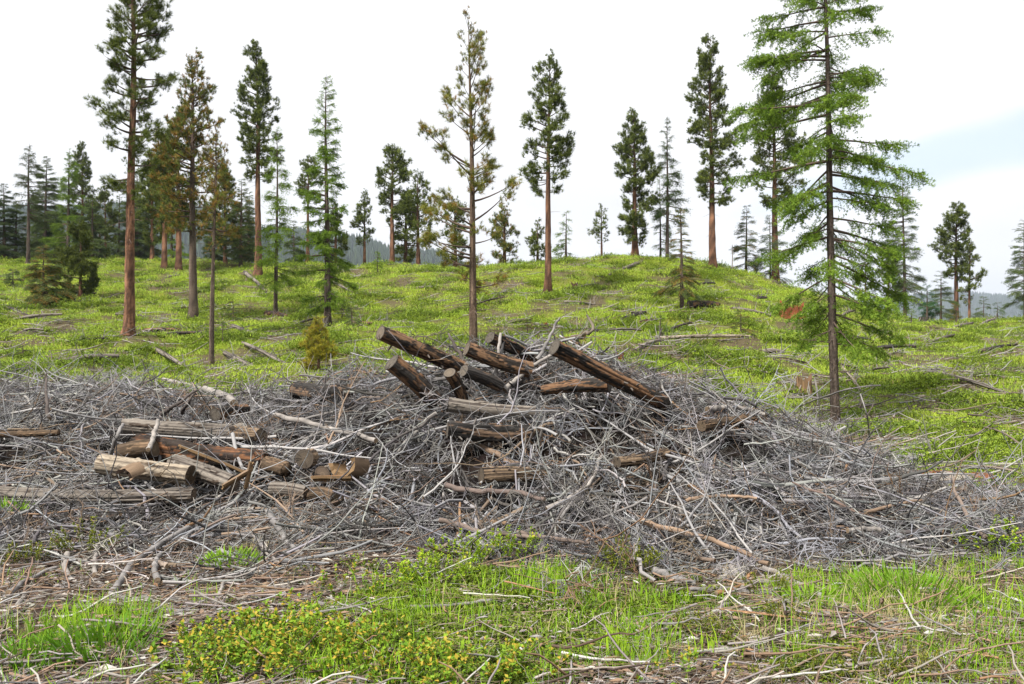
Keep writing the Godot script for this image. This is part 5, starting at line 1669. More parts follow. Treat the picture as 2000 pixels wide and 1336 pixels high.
	crooked("branch", "long thin dark branch arching out over the grass past the brush", Vector3(3.137, 0.384, -7.781), [Vector3(0, 0, 0), Vector3(0.778, 0.028, -0.819), Vector3(1.114, -0.077, -0.419), Vector3(1.4, -0.099, -0.019)], 0.01, 0.005, Color(0.2, 0.18, 0.17), "branch")
	crooked("branch", "thin dark branch sprouting upward from the brush's far tip", Vector3(3.988, 0.291, -7.781), [Vector3(0, 0, 0), Vector3(0.287, 0.015, -0.419), Vector3(0.436, 0.237, -0.519)], 0.009, 0.004, Color(0.2, 0.18, 0.17), "branch")
	crooked("branch", "grey dead branch reaching back over the brush toward the great larch", Vector3(7.104, 0.378, -21.991), [Vector3(0, 0, 0), Vector3(-2.488, 0.781, 9.491), Vector3(-1.703, 0.857, 8.991)], 0.02, 0.01, Color(0.33, 0.31, 0.29), "branch")
	crooked("branch", "thin vertical dead stem at the back of the right-hand brush", Vector3(6.519, 0.093, -16.199), [Vector3(0, 0, 0), Vector3(-1.909, 0.745, 4.699), Vector3(-1.889, 1.062, 4.399)], 0.015, 0.007, Color(0.33, 0.31, 0.29), "branch")
	crooked("branch", "pale branch leaning from the back brush over the grass by the meadow", Vector3(-9.796, 0.943, -24.891), [Vector3(0, 0, 0), Vector3(1.426, -0.14, 1.495), Vector3(5.163, 0.084, 10.551), Vector3(5.765, 0.015, 12.069)], 0.072, 0.057, Color(0.44, 0.40, 0.355), "branch")
	crooked("branch", "dark forked branch leaning above the split trunk", Vector3(-4.741, 0.885, -12.052), [Vector3(0, 0, 0), Vector3(0.584, 0.18, 1.052), Vector3(0.766, 0.349, 0.852)], 0.035, 0.014, Color(0.15, 0.125, 0.11), "branch")
	crooked("branch", "second dark branch crossing the leaning forked one", Vector3(-4.538, 0.892, -12.197), [Vector3(0, 0, 0), Vector3(0.503, 0.2, 1.097), Vector3(0.518, 0.304, 0.997)], 0.028, 0.014, Color(0.15, 0.125, 0.11), "branch")
	crooked("branch", "dark bare stem standing in the back brush by the left edge", Vector3(-6.105, 0.829, -11.696), [Vector3(0, 0, 0), Vector3(-0.129, 0.184, -0.204), Vector3(-0.303, 0.589, -0.504)], 0.027, 0.014, Color(0.15, 0.125, 0.11), "branch")
	crooked("branch", "pale prop branch leaning on the split trunk", Vector3(-3.97, 0.638, -9.7), [Vector3(0, 0, 0), Vector3(-0.066, 0.14, -0.3), Vector3(-0.14, 0.278, -0.6)], 0.028, 0.022, Color(0.44, 0.40, 0.355), "branch")
	crooked("branch", "grey crooked branch by the split trunk's rotten end", Vector3(-4.611, 0.512, -10.19), [Vector3(0, 0, 0), Vector3(0.171, 0.266, 0.19), Vector3(0.096, 0.368, -0.11)], 0.024, 0.018, Color(0.33, 0.31, 0.29), "branch")

# ---------------------------------------------------------------- litter on the ground in front
func set_litter() -> void:
	var chip := [wood_chip(801), wood_chip(802), wood_chip(803)]
	var thin := [thin_stick(804, 0.12), thin_stick(805, 0.3), thin_stick(806, 0.5)]
	var thick := [bare_stick(807, 0.08), bare_stick(808, 0.2), bare_stick(809, 0.34)]
	var cs := [Scatter.new(), Scatter.new(), Scatter.new()]
	var ts := [Scatter.new(), Scatter.new(), Scatter.new()]
	var ks := [Scatter.new(), Scatter.new(), Scatter.new()]
	rng.seed = 810
	for i in 60000:
		var d := 3.7 * pow(2.75, pow(rf(0, 1), 0.9))
		var b := rf(-0.74, 0.72)
		var x := b * d
		var z := -d
		if d > 9.2 and x > 0:
			continue
		var g := green(x, z)
		var keep := 1.0 - 0.8 * g
		if x > 1.6:
			keep *= 0.7
		if rf(0, 1) > keep:
			continue
		var h := ground(x, z)
		var up := Vector3(rf(-0.15, 0.15), 1, rf(-0.15, 0.15)).normalized()
		var a := rf(0, TAU) if rf(0, 1) < 0.5 else rng.randfn() * 0.5
		var v := Vector3(cos(a), rf(-0.12, 0.15), sin(a))
		var pile := clampf(0.10 * noise.get_noise_2d(x * 120, z * 120) + 0.04, 0.0, 0.2)
		var q := rf(0, 1)
		var c := Color(0.30, 0.27, 0.245)
		if q < 0.34:
			c = Color(0.28, 0.195, 0.135)
		elif q < 0.5:
			c = Color(0.10, 0.07, 0.055)
		elif q < 0.62:
			c = Color(0.50, 0.475, 0.43)
		elif q < 0.65:
			c = Color(0.36, 0.21, 0.12)
		c = hue(c, 0.18)
		var at := Vector3(x, h + rf(0.0, 0.02) + pile * rf(0, 1), z)
		var k := i % 3
		if i % 10 < 4:
			cs[k].add(along(v, rf(-0.5, 0.5), rf(0.03, 0.095)), at, c)
		elif i % 10 < 9:
			ts[k].add(along(v, rf(0, TAU), rf(0.05, 0.28)), at + Vector3(0, 0.01, 0), c)
		elif rf(0, 1) < 0.75:
			ks[k].add(along(v, rf(0, TAU), rf(0.12, 0.55)), at + Vector3(0, 0.01, 0), c)
	for k in 3:
		spread("wood_chips", cs[k], chip[k], mats.dead, "flat chips of bark and wood strewn over the bare ground in front", "wood chips")
		spread("fine_twigs", ts[k], thin[k], mats.dead, "fine broken twigs strewn over the bare ground in front", "twigs")
		spread("broken_sticks", ks[k], thick[k], mats.dead, "short broken sticks strewn over the bare ground in front", "sticks")
	crooked("branch", "long bent grey branch lying toward the viewer in the near litter", Vector3(-2.76, 0.04, -6.134), [Vector3(0, 0, 0), Vector3(-0.178, 0.031, -0.781), Vector3(-0.193, 0.064, -1.387), Vector3(-0.117, 0.11, -1.948)], 0.028, 0.022, Color(0.33, 0.31, 0.29), "branch")
	crooked("branch", "short grey branch lying level from the bent branch's near end", Vector3(-2.767, 0.04, -6.134), [Vector3(0, 0, 0), Vector3(0.155, 0, 0.121), Vector3(0.308, 0, 0.097)], 0.02, 0.014, Color(0.33, 0.31, 0.29), "branch")
	crooked("branch", "short curled pale branch like a hook in the near litter", Vector3(-3.597, 0.081, -7.183), [Vector3(0, 0, 0), Vector3(0.229, -0.017, 0.472), Vector3(0.361, -0.041, 0.644), Vector3(0.432, -0.041, 0.696)], 0.024, 0.014, Color(0.44, 0.40, 0.355), "branch")
	crooked("branch", "straight pale stick standing out beside the hooked one", Vector3(-3.457, 0.094, -7.387), [Vector3(0, 0, 0), Vector3(0.185, -0.021, 0.402), Vector3(0.356, -0.034, 0.782)], 0.018, 0.017, Color(0.44, 0.40, 0.355), "branch")
	crooked("branch", "grey forked stick pointing to the left edge", Vector3(-3.476, 0.04, -6.134), [Vector3(0, 0, 0), Vector3(-0.082, 0, -0.444), Vector3(-0.01, 0.027, -0.672)], 0.023, 0.012, Color(0.33, 0.31, 0.29), "branch")
	crooked("branch", "thick pale stick at the left edge", Vector3(-3.199, 0.04, -5.562), [Vector3(0, 0, 0), Vector3(-0.038, 0, -0.238), Vector3(-0.154, 0, -0.572)], 0.023, 0.013, Color(0.44, 0.40, 0.355), "branch")
	crooked("branch", "short stick under the bent grey branch", Vector3(-2.573, 0.04, -6.461), [Vector3(0, 0, 0), Vector3(-0.15, 0.026, -0.317), Vector3(-0.272, 0.041, -0.722)], 0.024, 0.018, Color(0.33, 0.31, 0.29), "branch")
	crooked("branch", "stubby stick crossing under the bent branch", Vector3(-2.857, 0.072, -6.971), [Vector3(0, 0, 0), Vector3(0.11, -0.002, 0.055), Vector3(0.214, -0.005, 0.138)], 0.02, 0.019, Color(0.36, 0.29, 0.23), "branch")
	crooked("branch", "pale stick leaning beside the orange-tipped shrubs", Vector3(-1.921, 0.04, -5.709), [Vector3(0, 0, 0), Vector3(-0.086, 0, -0.389), Vector3(-0.181, 0, -0.792)], 0.019, 0.011, Color(0.44, 0.40, 0.355), "branch")
	crooked("branch", "tan stick lying level before the orange-tipped shrubs", Vector3(-2.142, 0.04, -5.398), [Vector3(0, 0, 0), Vector3(0.119, 0, -0.098), Vector3(0.244, 0, -0.243)], 0.016, 0.013, Color(0.42, 0.33, 0.25), "branch")
	crooked("branch", "long grey branch lying through the middle foreground plants", Vector3(-1.328, 0.04, -5.918), [Vector3(0, 0, 0), Vector3(0.393, 0, 0.117), Vector3(0.546, 0, 0.254)], 0.017, 0.012, Color(0.33, 0.31, 0.29), "branch")
	crooked("branch", "grey branch lying across the creeping leaves", Vector3(-0.706, 0.04, -5.847), [Vector3(0, 0, 0), Vector3(0.268, 0, -0.012), Vector3(0.568, 0, -0.142)], 0.01, 0.011, Color(0.33, 0.31, 0.29), "branch")
	crooked("branch", "thick grey branch lying aslant in the litter below the heap", Vector3(-2.283, 0.207, -8.344), [Vector3(0, 0, 0), Vector3(0.337, -0.084, 0.748), Vector3(0.601, -0.126, 1.218)], 0.031, 0.02, Color(0.33, 0.31, 0.29), "branch")
	crooked("branch", "short stick leaning in the litter beside the bright leafy clump", Vector3(-2.046, 0.097, -7.328), [Vector3(0, 0, 0), Vector3(0.141, -0.018, 0.287), Vector3(0.329, -0.031, 0.549)], 0.021, 0.012, Color(0.40, 0.36, 0.32), "branch")
	crooked("log_piece", "smooth grey log piece lying by the near root tangle", Vector3(1.062, 0.061, -6.711), [Vector3(0, 0, 0), Vector3(0.142, -0.021, 0.172), Vector3(0.263, -0.021, 0.314)], 0.031, 0.021, Color(0.33, 0.31, 0.29), "branch")
	crooked("log_piece", "grey rounded log piece leaving the root tangle", Vector3(1.976, 0.04, -6.605), [Vector3(0, 0, 0), Vector3(0.06, 0, 0.169), Vector3(0.096, 0, 0.309)], 0.027, 0.021, Color(0.37, 0.34, 0.31), "branch")
	crooked("log_piece", "grey log piece sunk in the grass past the root tangle", Vector3(2.105, 0.04, -6.098), [Vector3(0, 0, 0), Vector3(0.04, 0, 0.18), Vector3(0.082, 0, 0.32)], 0.02, 0.019, Color(0.33, 0.31, 0.29), "branch")
	crooked("log_piece", "pale log piece with a charred end in the near grass", Vector3(1.888, 0.04, -5.584), [Vector3(0, 0, 0), Vector3(0.099, 0, 0.1), Vector3(0.206, 0, 0.165)], 0.023, 0.018, Color(0.44, 0.40, 0.355), "branch")
	crooked("branch", "orange-brown curved root in the root tangle", Vector3(1.412, 0.04, -6.134), [Vector3(0, 0, 0), Vector3(0.182, 0, -0.161), Vector3(0.381, 0.021, -0.524)], 0.018, 0.01, Color(0.42, 0.22, 0.10), "branch")
	crooked("branch", "pale stub end of the root tangle", Vector3(1.671, 0.081, -6.752), [Vector3(0, 0, 0), Vector3(0.014, -0.041, 0.173), Vector3(-0.05, -0.041, 0.519)], 0.025, 0.016, Color(0.44, 0.40, 0.355), "branch")
	crooked("branch", "pale root splaying from the tangle toward the viewer", Vector3(1.516, 0.04, -5.859), [Vector3(0, 0, 0), Vector3(0.019, 0, 0.116), Vector3(0.013, 0, 0.297)], 0.017, 0.009, Color(0.44, 0.40, 0.355), "branch")
	crooked("branch", "grey root splaying out over the near litter", Vector3(1.184, 0.04, -5.562), [Vector3(0, 0, 0), Vector3(0.113, 0, -0.146), Vector3(0.246, 0, -0.355)], 0.016, 0.011, Color(0.42, 0.38, 0.34), "branch")
	crooked("branch", "grey stick lying level through the root tangle", Vector3(1.237, 0.04, -6.233), [Vector3(0, 0, 0), Vector3(0.278, 0, -0.037), Vector3(0.598, 0, 0.099)], 0.016, 0.012, Color(0.33, 0.31, 0.29), "branch")
	crooked("branch", "pale bleached stick at the heap's foot beside the tangle", Vector3(1.896, 0.077, -6.725), [Vector3(0, 0, 0), Vector3(0.13, -0.037, 0.08), Vector3(0.159, -0.037, 0.289)], 0.022, 0.016, Color(0.44, 0.40, 0.355), "branch")
	crooked("branch", "short pale stick upright in the litter at the tangle's far side", Vector3(1.727, 0.04, -5.686), [Vector3(0, 0, 0), Vector3(0.059, 0, -0.173), Vector3(0.141, 0, -0.327)], 0.017, 0.009, Color(0.40, 0.28, 0.19), "branch")
	crooked("branch", "grey stick lying in the dry grass in the right-hand foreground", Vector3(3.094, 0.04, -5.977), [Vector3(0, 0, 0), Vector3(0.042, 0, 0.176), Vector3(0.146, 0, 0.314)], 0.012, 0.009, Color(0.33, 0.31, 0.29), "branch")
	crooked("branch", "pale stick lying below the near grass tuft", Vector3(2.335, 0.04, -4.895), [Vector3(0, 0, 0), Vector3(-0.001, 0, 0.116), Vector3(0.012, 0, 0.21)], 0.01, 0.008, Color(0.44, 0.40, 0.355), "branch")
	crooked("branch", "pale stick among the shrubs at the bottom edge", Vector3(-0.708, 0.04, -5.239), [Vector3(0, 0, 0), Vector3(0.119, 0, 0.114), Vector3(0.22, 0, 0.185)], 0.017, 0.01, Color(0.44, 0.40, 0.355), "branch")
	crooked("branch", "brown-grey bark pole along the heap's front foot", Vector3(-0.644, 0.202, -7.986), [Vector3(0, 0, 0), Vector3(0.331, -0.044, 0.236), Vector3(0.817, -0.067, 0.45)], 0.027, 0.019, Color(0.24, 0.185, 0.15), "branch")
	crooked("branch", "lower brown-grey bark pole under the first at the front foot", Vector3(0.044, 0.152, -7.673), [Vector3(0, 0, 0), Vector3(0.301, -0.011, 0.182), Vector3(0.59, -0.02, 0.33)], 0.022, 0.015, Color(0.24, 0.185, 0.15), "branch")
	var chunk_0 := solo("wood_chunk", wood_chip(880), mats.wood, "white bleached wood chunk lying in the bottom corner litter", "wood chip")
	chunk_0.transform = Transform3D(along(Vector3(1, 0.15, 0.4), 0.3, 0.157), Vector3(-2.155, ground(-2.155, -4.76) + 0.03, -4.76))
	tint(chunk_0, Color(0.55, 0.5, 0.44))
	var chunk_1 := solo("wood_chunk", wood_chip(881), mats.wood, "pale pointed wood chip in front of the bent grey branch", "wood chip")
	chunk_1.transform = Transform3D(along(Vector3(1, 0.15, -0.1), 0.3, 0.15), Vector3(-2.972, ground(-2.972, -5.859) + 0.03, -5.859))
	tint(chunk_1, Color(0.55, 0.5, 0.44))
	var chunk_2 := solo("wood_chunk", wood_chip(882), mats.wood, "pale flat wood chip in the litter near the bright leafy clump", "wood chip")
	chunk_2.transform = Transform3D(along(Vector3(1, 0.15, -0.6), 0.3, 0.176), Vector3(-1.95, ground(-1.95, -6.916) + 0.03, -6.916))
	tint(chunk_2, Color(0.55, 0.5, 0.44))

# ---------------------------------------------------------------- plants in front
func plant(called: String, label: String, category: String, m: Mesh, x: float, z: float, size: float, yaw: float, group := "") -> void:
	var o := solo(called, m, mats.leaf, label, category, group)
	o.transform = Transform3D(Basis(Vector3.UP, yaw).scaled(Vector3.ONE * size), Vector3(x, top_of(x, z) - 0.01, z))

func set_foreground() -> void:
	var blades := [grass_clump(14, 0.13, 0.0036, 0.06, 901, 1.2), grass_clump(10, 0.18, 0.0042, 0.07, 902), grass_clump(16, 0.09, 0.0036, 0.08, 903, 1.5)]
	var straw := grass_clump(7, 0.22, 0.0022, 0.07, 904, 1.6)
	var mat_leaf := leafy(26, 0.07, 0.34, 0.024, 9, Color(0.8, 0.8, 0.8), Color(1.15, 1.1, 1.0), 0.0, Color.WHITE, 905)
	var gs := [Scatter.new(), Scatter.new(), Scatter.new()]
	var ws := Scatter.new()
	var ms := Scatter.new()
	rng.seed = 910
	for i in 20000:
		var d := 3.7 * pow(3.0, rf(0, 1))
		var b := rf(-0.72, 0.72)
		var x := b * d
		var z := -d
		var h := ground(x, z)
		if slash(x, z) > h + 0.06:
			continue
		var g := green(x, z)
		var sparse := 0.02
		if x > 1.3:
			sparse = 0.14
		var thin_here := smoothstep(-0.22, 0.18, noise.get_noise_2d(x * 110 + 500, z * 110))
		if rf(0, 1) > maxf(g * (0.25 + 0.75 * thin_here), sparse):
			continue
		var yaw := Basis(Vector3.UP, rf(0, TAU))
		var mat_here := 0.5 + 1.6 * noise.get_noise_2d(x * 70 + 55, z * 70)
		var dry := clampf(0.25 + 1.3 * noise.get_noise_2d(x * 50 - 90, z * 50), 0.05, 0.9) * (1.3 if x > 1.2 else 0.6)
		if x > -1.9 and x < 1.8 and mat_here > 0.25 and i % 5 != 0:
			var c := Color(0.055, 0.10, 0.010).lerp(Color(0.18, 0.24, 0.02), rf(0, 1))
			ms.add(yaw.scaled(Vector3.ONE * rf(0.7, 1.1)), Vector3(x, h - 0.01, z), hue(c, 0.15))
		elif rf(0, 1) < dry * 0.5:
			ws.add(yaw.scaled(Vector3(1, rf(0.5, 1), 1) * rf(0.7, 1.2)), Vector3(x, h - 0.01, z), hue(Color(0.42, 0.35, 0.19), 0.2))
		else:
			var c := Color(0.11, 0.22, 0.012).lerp(Color(0.25, 0.37, 0.02), rf(0, 1))
			gs[i % 3].add(yaw.scaled(Vector3.ONE * rf(0.55, 1.15)), Vector3(x, h - 0.01, z), hue(c, 0.12))
	for k in 3:
		spread("meadow_grass", gs[k], blades[k], mats.grass, "fresh green grass blades growing in front of the slash heap", "grass")
	spread("dry_grass", ws, straw, mats.grass, "dry straw-coloured grass among the green blades in front", "grass")
	spread("creeping_ground_cover", ms, mat_leaf, mats.leaf, "low mat of small dark green leaves in the middle foreground", "ground cover")
	# long pale stalks lying over the grass
	var lying := thin_stick(920, 0.35)
	var ls := Scatter.new()
	rng.seed = 921
	for i in 2200:
		var d := rf(4.0, 8.0)
		var x := rf(-0.3, 0.72) * d
		if green(x, -d) < 0.1 and x < 1.2:
			continue
		var a := rng.randfn() * 0.8
		ls.add(along(Vector3(cos(a), rf(-0.1, 0.25), sin(a)), rf(0, TAU), rf(0.12, 0.36)) * Basis.from_scale(Vector3(1, 0.5, 0.5)), Vector3(x, ground(x, -d) + rf(0.01, 0.10), -d), hue(Color(0.46, 0.39, 0.23), 0.2))
	spread("dry_stalks", ls, lying, mats.dead, "dry pale stalks lying over the grass in front", "stalks")
	var lance := [lance_clump(260, 0.16, 0.30, 0.13, 0.075, Color(0.06, 0.15, 0.01), Color(0.13, 0.27, 0.02), 930), lance_clump(240, 0.15, 0.26, 0.11, 0.06, Color(0.11, 0.23, 0.01), Color(0.21, 0.36, 0.02), 931), lance_clump(420, 0.24, 0.34, 0.11, 0.05, Color(0.08, 0.18, 0.01), Color(0.17, 0.31, 0.02), 932)]
	var shrub := []
	for k in 5:
		shrub.append(leafy(19, 0.20, 0.36, 0.027, 24, Color(0.085, 0.18, 0.012), Color(0.21, 0.32, 0.025), 0.38, Color(0.42, 0.28, 0.04), 940 + k))
	var green_shrub := []
	for k in 3:
		green_shrub.append(leafy(22, 0.28, 0.42, 0.028, 28, Color(0.13, 0.25, 0.012), Color(0.29, 0.40, 0.022), 0.2, Color(0.40, 0.36, 0.03), 950 + k))
	var box_shrub := []
	for k in 3:
		box_shrub.append(leafy(30, 0.22, 0.36, 0.020, 34, Color(0.06, 0.095, 0.012), Color(0.19, 0.21, 0.02), 0.25, Color(0.28, 0.27, 0.03), 960 + k))
	plant("leafy_clump", "big dense clump of long bright green leaves in the bottom corner litter", "plant", lance[0], -2.343, -5.064, 1, 3.412)
	plant("leafy_clump", "smaller dark green leaf clump at the corner's edge", "plant", lance[0], -2.651, -4.856, 0.8, 4.068)
	plant("leafy_clump", "bright lime leaf clump growing from the litter below the logs", "plant", lance[1], -2.233, -7.055, 0.85, 1.741)
	plant("leafy_clump", "lime leaf clump at the left edge under the smooth silver log", "plant", lance[1], -4.933, -8.667, 0.85, 5.652)
	plant("leafy_clump", "big domed feathery green clump in the right-hand foreground grass", "plant", lance[2], 2.701, -6.098, 1.25, 3.299)
	plant("leafy_clump", "lower bright clump beside the root tangle's log pieces", "plant", lance[1], 2.029, -5.977, 0.9, 1.324)
	plant("leafy_clump", "small fresh leaf clump in the middle foreground", "plant", lance[1], -0.763, -5.529, 0.5, 0.379)
	plant("box_shrub", "small upright dark-leaved shrub in the litter below the silver log", "shrub", box_shrub[0], -3.507, -7.357, 1.15, 1.414)
	plant("box_shrub", "low dark-leaved shrub by the left edge litter", "shrub", box_shrub[1], -3.84, -7.098, 0.85, 4.996)
	plant("box_shrub", "dark-leaved shrub cut by the left edge", "shrub", box_shrub[2], -4.085, -7.098, 0.85, 1.701)
	plant("box_shrub", "olive-leaved shrub at the heap's front foot", "shrub", box_shrub[0], 0.852, -6.888, 1.1, 5.851)
	plant("box_shrub", "second olive-leaved shrub just below the front foot one", "shrub", box_shrub[1], 0.997, -6.792, 0.9, 4.848)
	plant("box_shrub", "small olive shrub in the root tangle", "shrub", box_shrub[2], 1.793, -6.233, 0.8, 5.181)
	plant("box_shrub", "olive shrub by the grass below the root tangle", "shrub", box_shrub[1], 1.685, -5.529, 0.7, 2.72)
	plant("green_shrub", "light yellow-green leafy shrub at the edge of the near slash", "shrub", green_shrub[1], -0.43, -7.112, 1, 1.076, "light green shrubs at the edge of the slash")
	plant("green_shrub", "light yellow-green leafy shrub at the edge of the near slash", "shrub", green_shrub[2], -0.27, -7.226, 0.8, 0.112, "light green shrubs at the edge of the slash")
	plant("green_shrub", "light yellow-green leafy shrub at the edge of the near slash", "shrub", green_shrub[1], -0.063, -7.299, 0.95, 0.511, "light green shrubs at the edge of the slash")
	plant("green_shrub", "light yellow-green leafy shrub at the edge of the near slash", "shrub", green_shrub[2], 0.063, -7.299, 0.8, 0.216, "light green shrubs at the edge of the slash")
	plant("green_shrub", "light yellow-green leafy shrub at the edge of the near slash", "shrub", green_shrub[0], -0.707, -6.645, 0.95, 3.039, "light green shrubs at the edge of the slash")
	plant("green_shrub", "light yellow-green leafy shrub at the edge of the near slash", "shrub", green_shrub[1], -0.568, -6.579, 1, 1.432, "light green shrubs at the edge of the slash")
	plant("green_shrub", "light yellow-green leafy shrub at the edge of the near slash", "shrub", green_shrub[1], -0.823, -6.5, 0.75, 2.883, "light green shrubs at the edge of the slash")
	plant("green_shrub", "light yellow-green leafy shrub at the edge of the near slash", "shrub", green_shrub[1], -1.193, -7.027, 0.5, 0.645, "light green shrubs at the edge of the slash")
	plant("green_shrub", "light yellow-green leafy shrub at the edge of the near slash", "shrub", green_shrub[2], -0.475, -6.874, 0.8, 0.177, "light green shrubs at the edge of the slash")
	plant("green_shrub", "light yellow-green leafy shrub at the edge of the near slash", "shrub", green_shrub[2], 3.861, -7.212, 0.9, 2.308, "light green shrubs at the edge of the slash")
	plant("green_shrub", "light yellow-green leafy shrub at the edge of the near slash", "shrub", green_shrub[0], 4.177, -7.328, 1, 5.668, "light green shrubs at the edge of the slash")
	plant("orange_tipped_shrub", "low yellow-green shrub with orange-tinged young leaves near the bottom edge", "shrub", shrub[3], -1.787, -4.973, 1.157, 1.339, "shrubs with orange-tinged young leaves")
	plant("orange_tipped_shrub", "low yellow-green shrub with orange-tinged young leaves near the bottom edge", "shrub", shrub[0], -1.762, -5.239, 0.888, 5.468, "shrubs with orange-tinged young leaves")
	plant("orange_tipped_shrub", "low yellow-green shrub with orange-tinged young leaves near the bottom edge", "shrub", shrub[3], -1.612, -5.145, 1.219, 0.839, "shrubs with orange-tinged young leaves")
	plant("orange_tipped_shrub", "low yellow-green shrub with orange-tinged young leaves near the bottom edge", "shrub", shrub[4], -1.591, -4.856, 1.019, 5.015, "shrubs with orange-tinged young leaves")
	plant("orange_tipped_shrub", "low yellow-green shrub with orange-tinged young leaves near the bottom edge", "shrub", shrub[2], -1.451, -4.856, 1, 3.683, "shrubs with orange-tinged young leaves")
	plant("orange_tipped_shrub", "low yellow-green shrub with orange-tinged young leaves near the bottom edge", "shrub", shrub[2], -1.42, -5.145, 1.208, 2.269, "shrubs with orange-tinged young leaves")
	plant("orange_tipped_shrub", "low yellow-green shrub with orange-tinged young leaves near the bottom edge", "shrub", shrub[2], -1.319, -4.591, 1.142, 4.827, "shrubs with orange-tinged young leaves")
	plant("orange_tipped_shrub", "low yellow-green shrub with orange-tinged young leaves near the bottom edge", "shrub", shrub[3], -1.189, -4.703, 1.283, 2.173, "shrubs with orange-tinged young leaves")
	plant("orange_tipped_shrub", "low yellow-green shrub with orange-tinged young leaves near the bottom edge", "shrub", shrub[0], -1.407, -5.376, 1.117, 3.44, "shrubs with orange-tinged young leaves")
	plant("orange_tipped_shrub", "low yellow-green shrub with orange-tinged young leaves near the bottom edge", "shrub", shrub[1], -1.134, -4.934, 1.028, 0.582, "shrubs with orange-tinged young leaves")
	plant("orange_tipped_shrub", "low yellow-green shrub with orange-tinged young leaves near the bottom edge", "shrub", shrub[0], -1.154, -5.281, 0.934, 1.174, "shrubs with orange-tinged young leaves")
	plant("orange_tipped_shrub", "low yellow-green shrub with orange-tinged young leaves near the bottom edge", "shrub", shrub[3], -0.931, -4.628, 1.25, 2.886, "shrubs with orange-tinged young leaves")
	plant("orange_tipped_shrub", "low yellow-green shrub with orange-tinged young leaves near the bottom edge", "shrub", shrub[2], -0.865, -4.856, 0.85, 2.821, "shrubs with orange-tinged young leaves")
	plant("orange_tipped_shrub", "low yellow-green shrub with orange-tinged young leaves near the bottom edge", "shrub", shrub[4], -1.005, -4.856, 1.265, 1.94, "shrubs with orange-tinged young leaves")
	plant("orange_tipped_shrub", "low yellow-green shrub with orange-tinged young leaves near the bottom edge", "shrub", shrub[3], -0.727, -4.519, 0.895, 0.928, "shrubs with orange-tinged young leaves")
	plant("orange_tipped_shrub", "low yellow-green shrub with orange-tinged young leaves near the bottom edge", "shrub", shrub[1], -0.649, -4.703, 0.882, 5.214, "shrubs with orange-tinged young leaves")
	plant("orange_tipped_shrub", "low yellow-green shrub with orange-tinged young leaves near the bottom edge", "shrub", shrub[3], -1.135, -4.492, 0.918, 1.524, "shrubs with orange-tinged young leaves")
	plant("orange_tipped_shrub", "low yellow-green shrub with orange-tinged young leaves near the bottom edge", "shrub", shrub[2], -0.519, -4.519, 1.218, 4.502, "shrubs with orange-tinged young leaves")
	plant("orange_tipped_shrub", "low yellow-green shrub with orange-tinged young leaves near the bottom edge", "shrub", shrub[1], -0.405, -4.703, 0.865, 5.378, "shrubs with orange-tinged young leaves")
	plant("orange_tipped_shrub", "low yellow-green shrub with orange-tinged young leaves near the bottom edge", "shrub", shrub[2], -0.251, -4.591, 1.266, 2.214, "shrubs with orange-tinged young leaves")
	plant("orange_tipped_shrub", "low yellow-green shrub with orange-tinged young leaves near the bottom edge", "shrub", shrub[0], -1.335, -5.529, 1.159, 4.043, "shrubs with orange-tinged young leaves")
	plant("orange_tipped_shrub", "low yellow-green shrub with orange-tinged young leaves near the bottom edge", "shrub", shrub[3], -1.413, -4.555, 1.232, 0.936, "shrubs with orange-tinged young leaves")
	plant("orange_tipped_shrub", "low yellow-green shrub with orange-tinged young leaves near the bottom edge", "shrub", shrub[2], -0.785, -4.555, 0.981, 4.047, "shrubs with orange-tinged young leaves")
	plant("orange_tipped_shrub", "low yellow-green shrub with orange-tinged young leaves near the bottom edge", "shrub", shrub[1], 0.126, -4.856, 0.865, 4.289, "shrubs with orange-tinged young leaves")
	plant("orange_tipped_shrub", "low yellow-green shrub with orange-tinged young leaves near the bottom edge", "shrub", shrub[4], 0.027, -4.703, 0.954, 0.469, "shrubs with orange-tinged young leaves")
	plant("orange_tipped_shrub", "low yellow-green shrub with orange-tinged young leaves near the bottom edge", "shrub", shrub[3], -1.558, -4.519, 1.26, 4.24, "shrubs with orange-tinged young leaves")
	plant("orange_tipped_shrub", "low yellow-green shrub with orange-tinged young leaves near the bottom edge", "shrub", shrub[2], -0.998, -5.104, 0.933, 2.169, "shrubs with orange-tinged young leaves")
	plant("orange_tipped_shrub", "low yellow-green shrub with orange-tinged young leaves near the bottom edge", "shrub", shrub[0], -0.737, -4.934, 1.18, 4.308, "shrubs with orange-tinged young leaves")
	plant("orange_tipped_shrub", "low yellow-green shrub with orange-tinged young leaves near the bottom edge", "shrub", shrub[1], -1.305, -4.934, 1.199, 1.054, "shrubs with orange-tinged young leaves")
	plant("orange_tipped_shrub", "low yellow-green shrub with orange-tinged young leaves near the bottom edge", "shrub", shrub[1], -1.044, -4.779, 1.273, 3.875, "shrubs with orange-tinged young leaves")
	plant("orange_tipped_shrub", "low yellow-green shrub with orange-tinged young leaves near the bottom edge", "shrub", shrub[3], -1.255, -5.197, 1.177, 1.624, "shrubs with orange-tinged young leaves")
	plant("orange_tipped_shrub", "low yellow-green shrub with orange-tinged young leaves near the bottom edge", "shrub", shrub[3], -1.593, -5.43, 0.877, 4.676, "shrubs with orange-tinged young leaves")
	plant("orange_tipped_shrub", "low yellow-green shrub with orange-tinged young leaves near the bottom edge", "shrub", shrub[3], -0.486, -4.703, 0.926, 0.2, "shrubs with orange-tinged young leaves")
	plant("orange_tipped_shrub", "low yellow-green shrub with orange-tinged young leaves near the bottom edge", "shrub", shrub[4], -0.156, -4.519, 1.104, 5.637, "shrubs with orange-tinged young leaves")
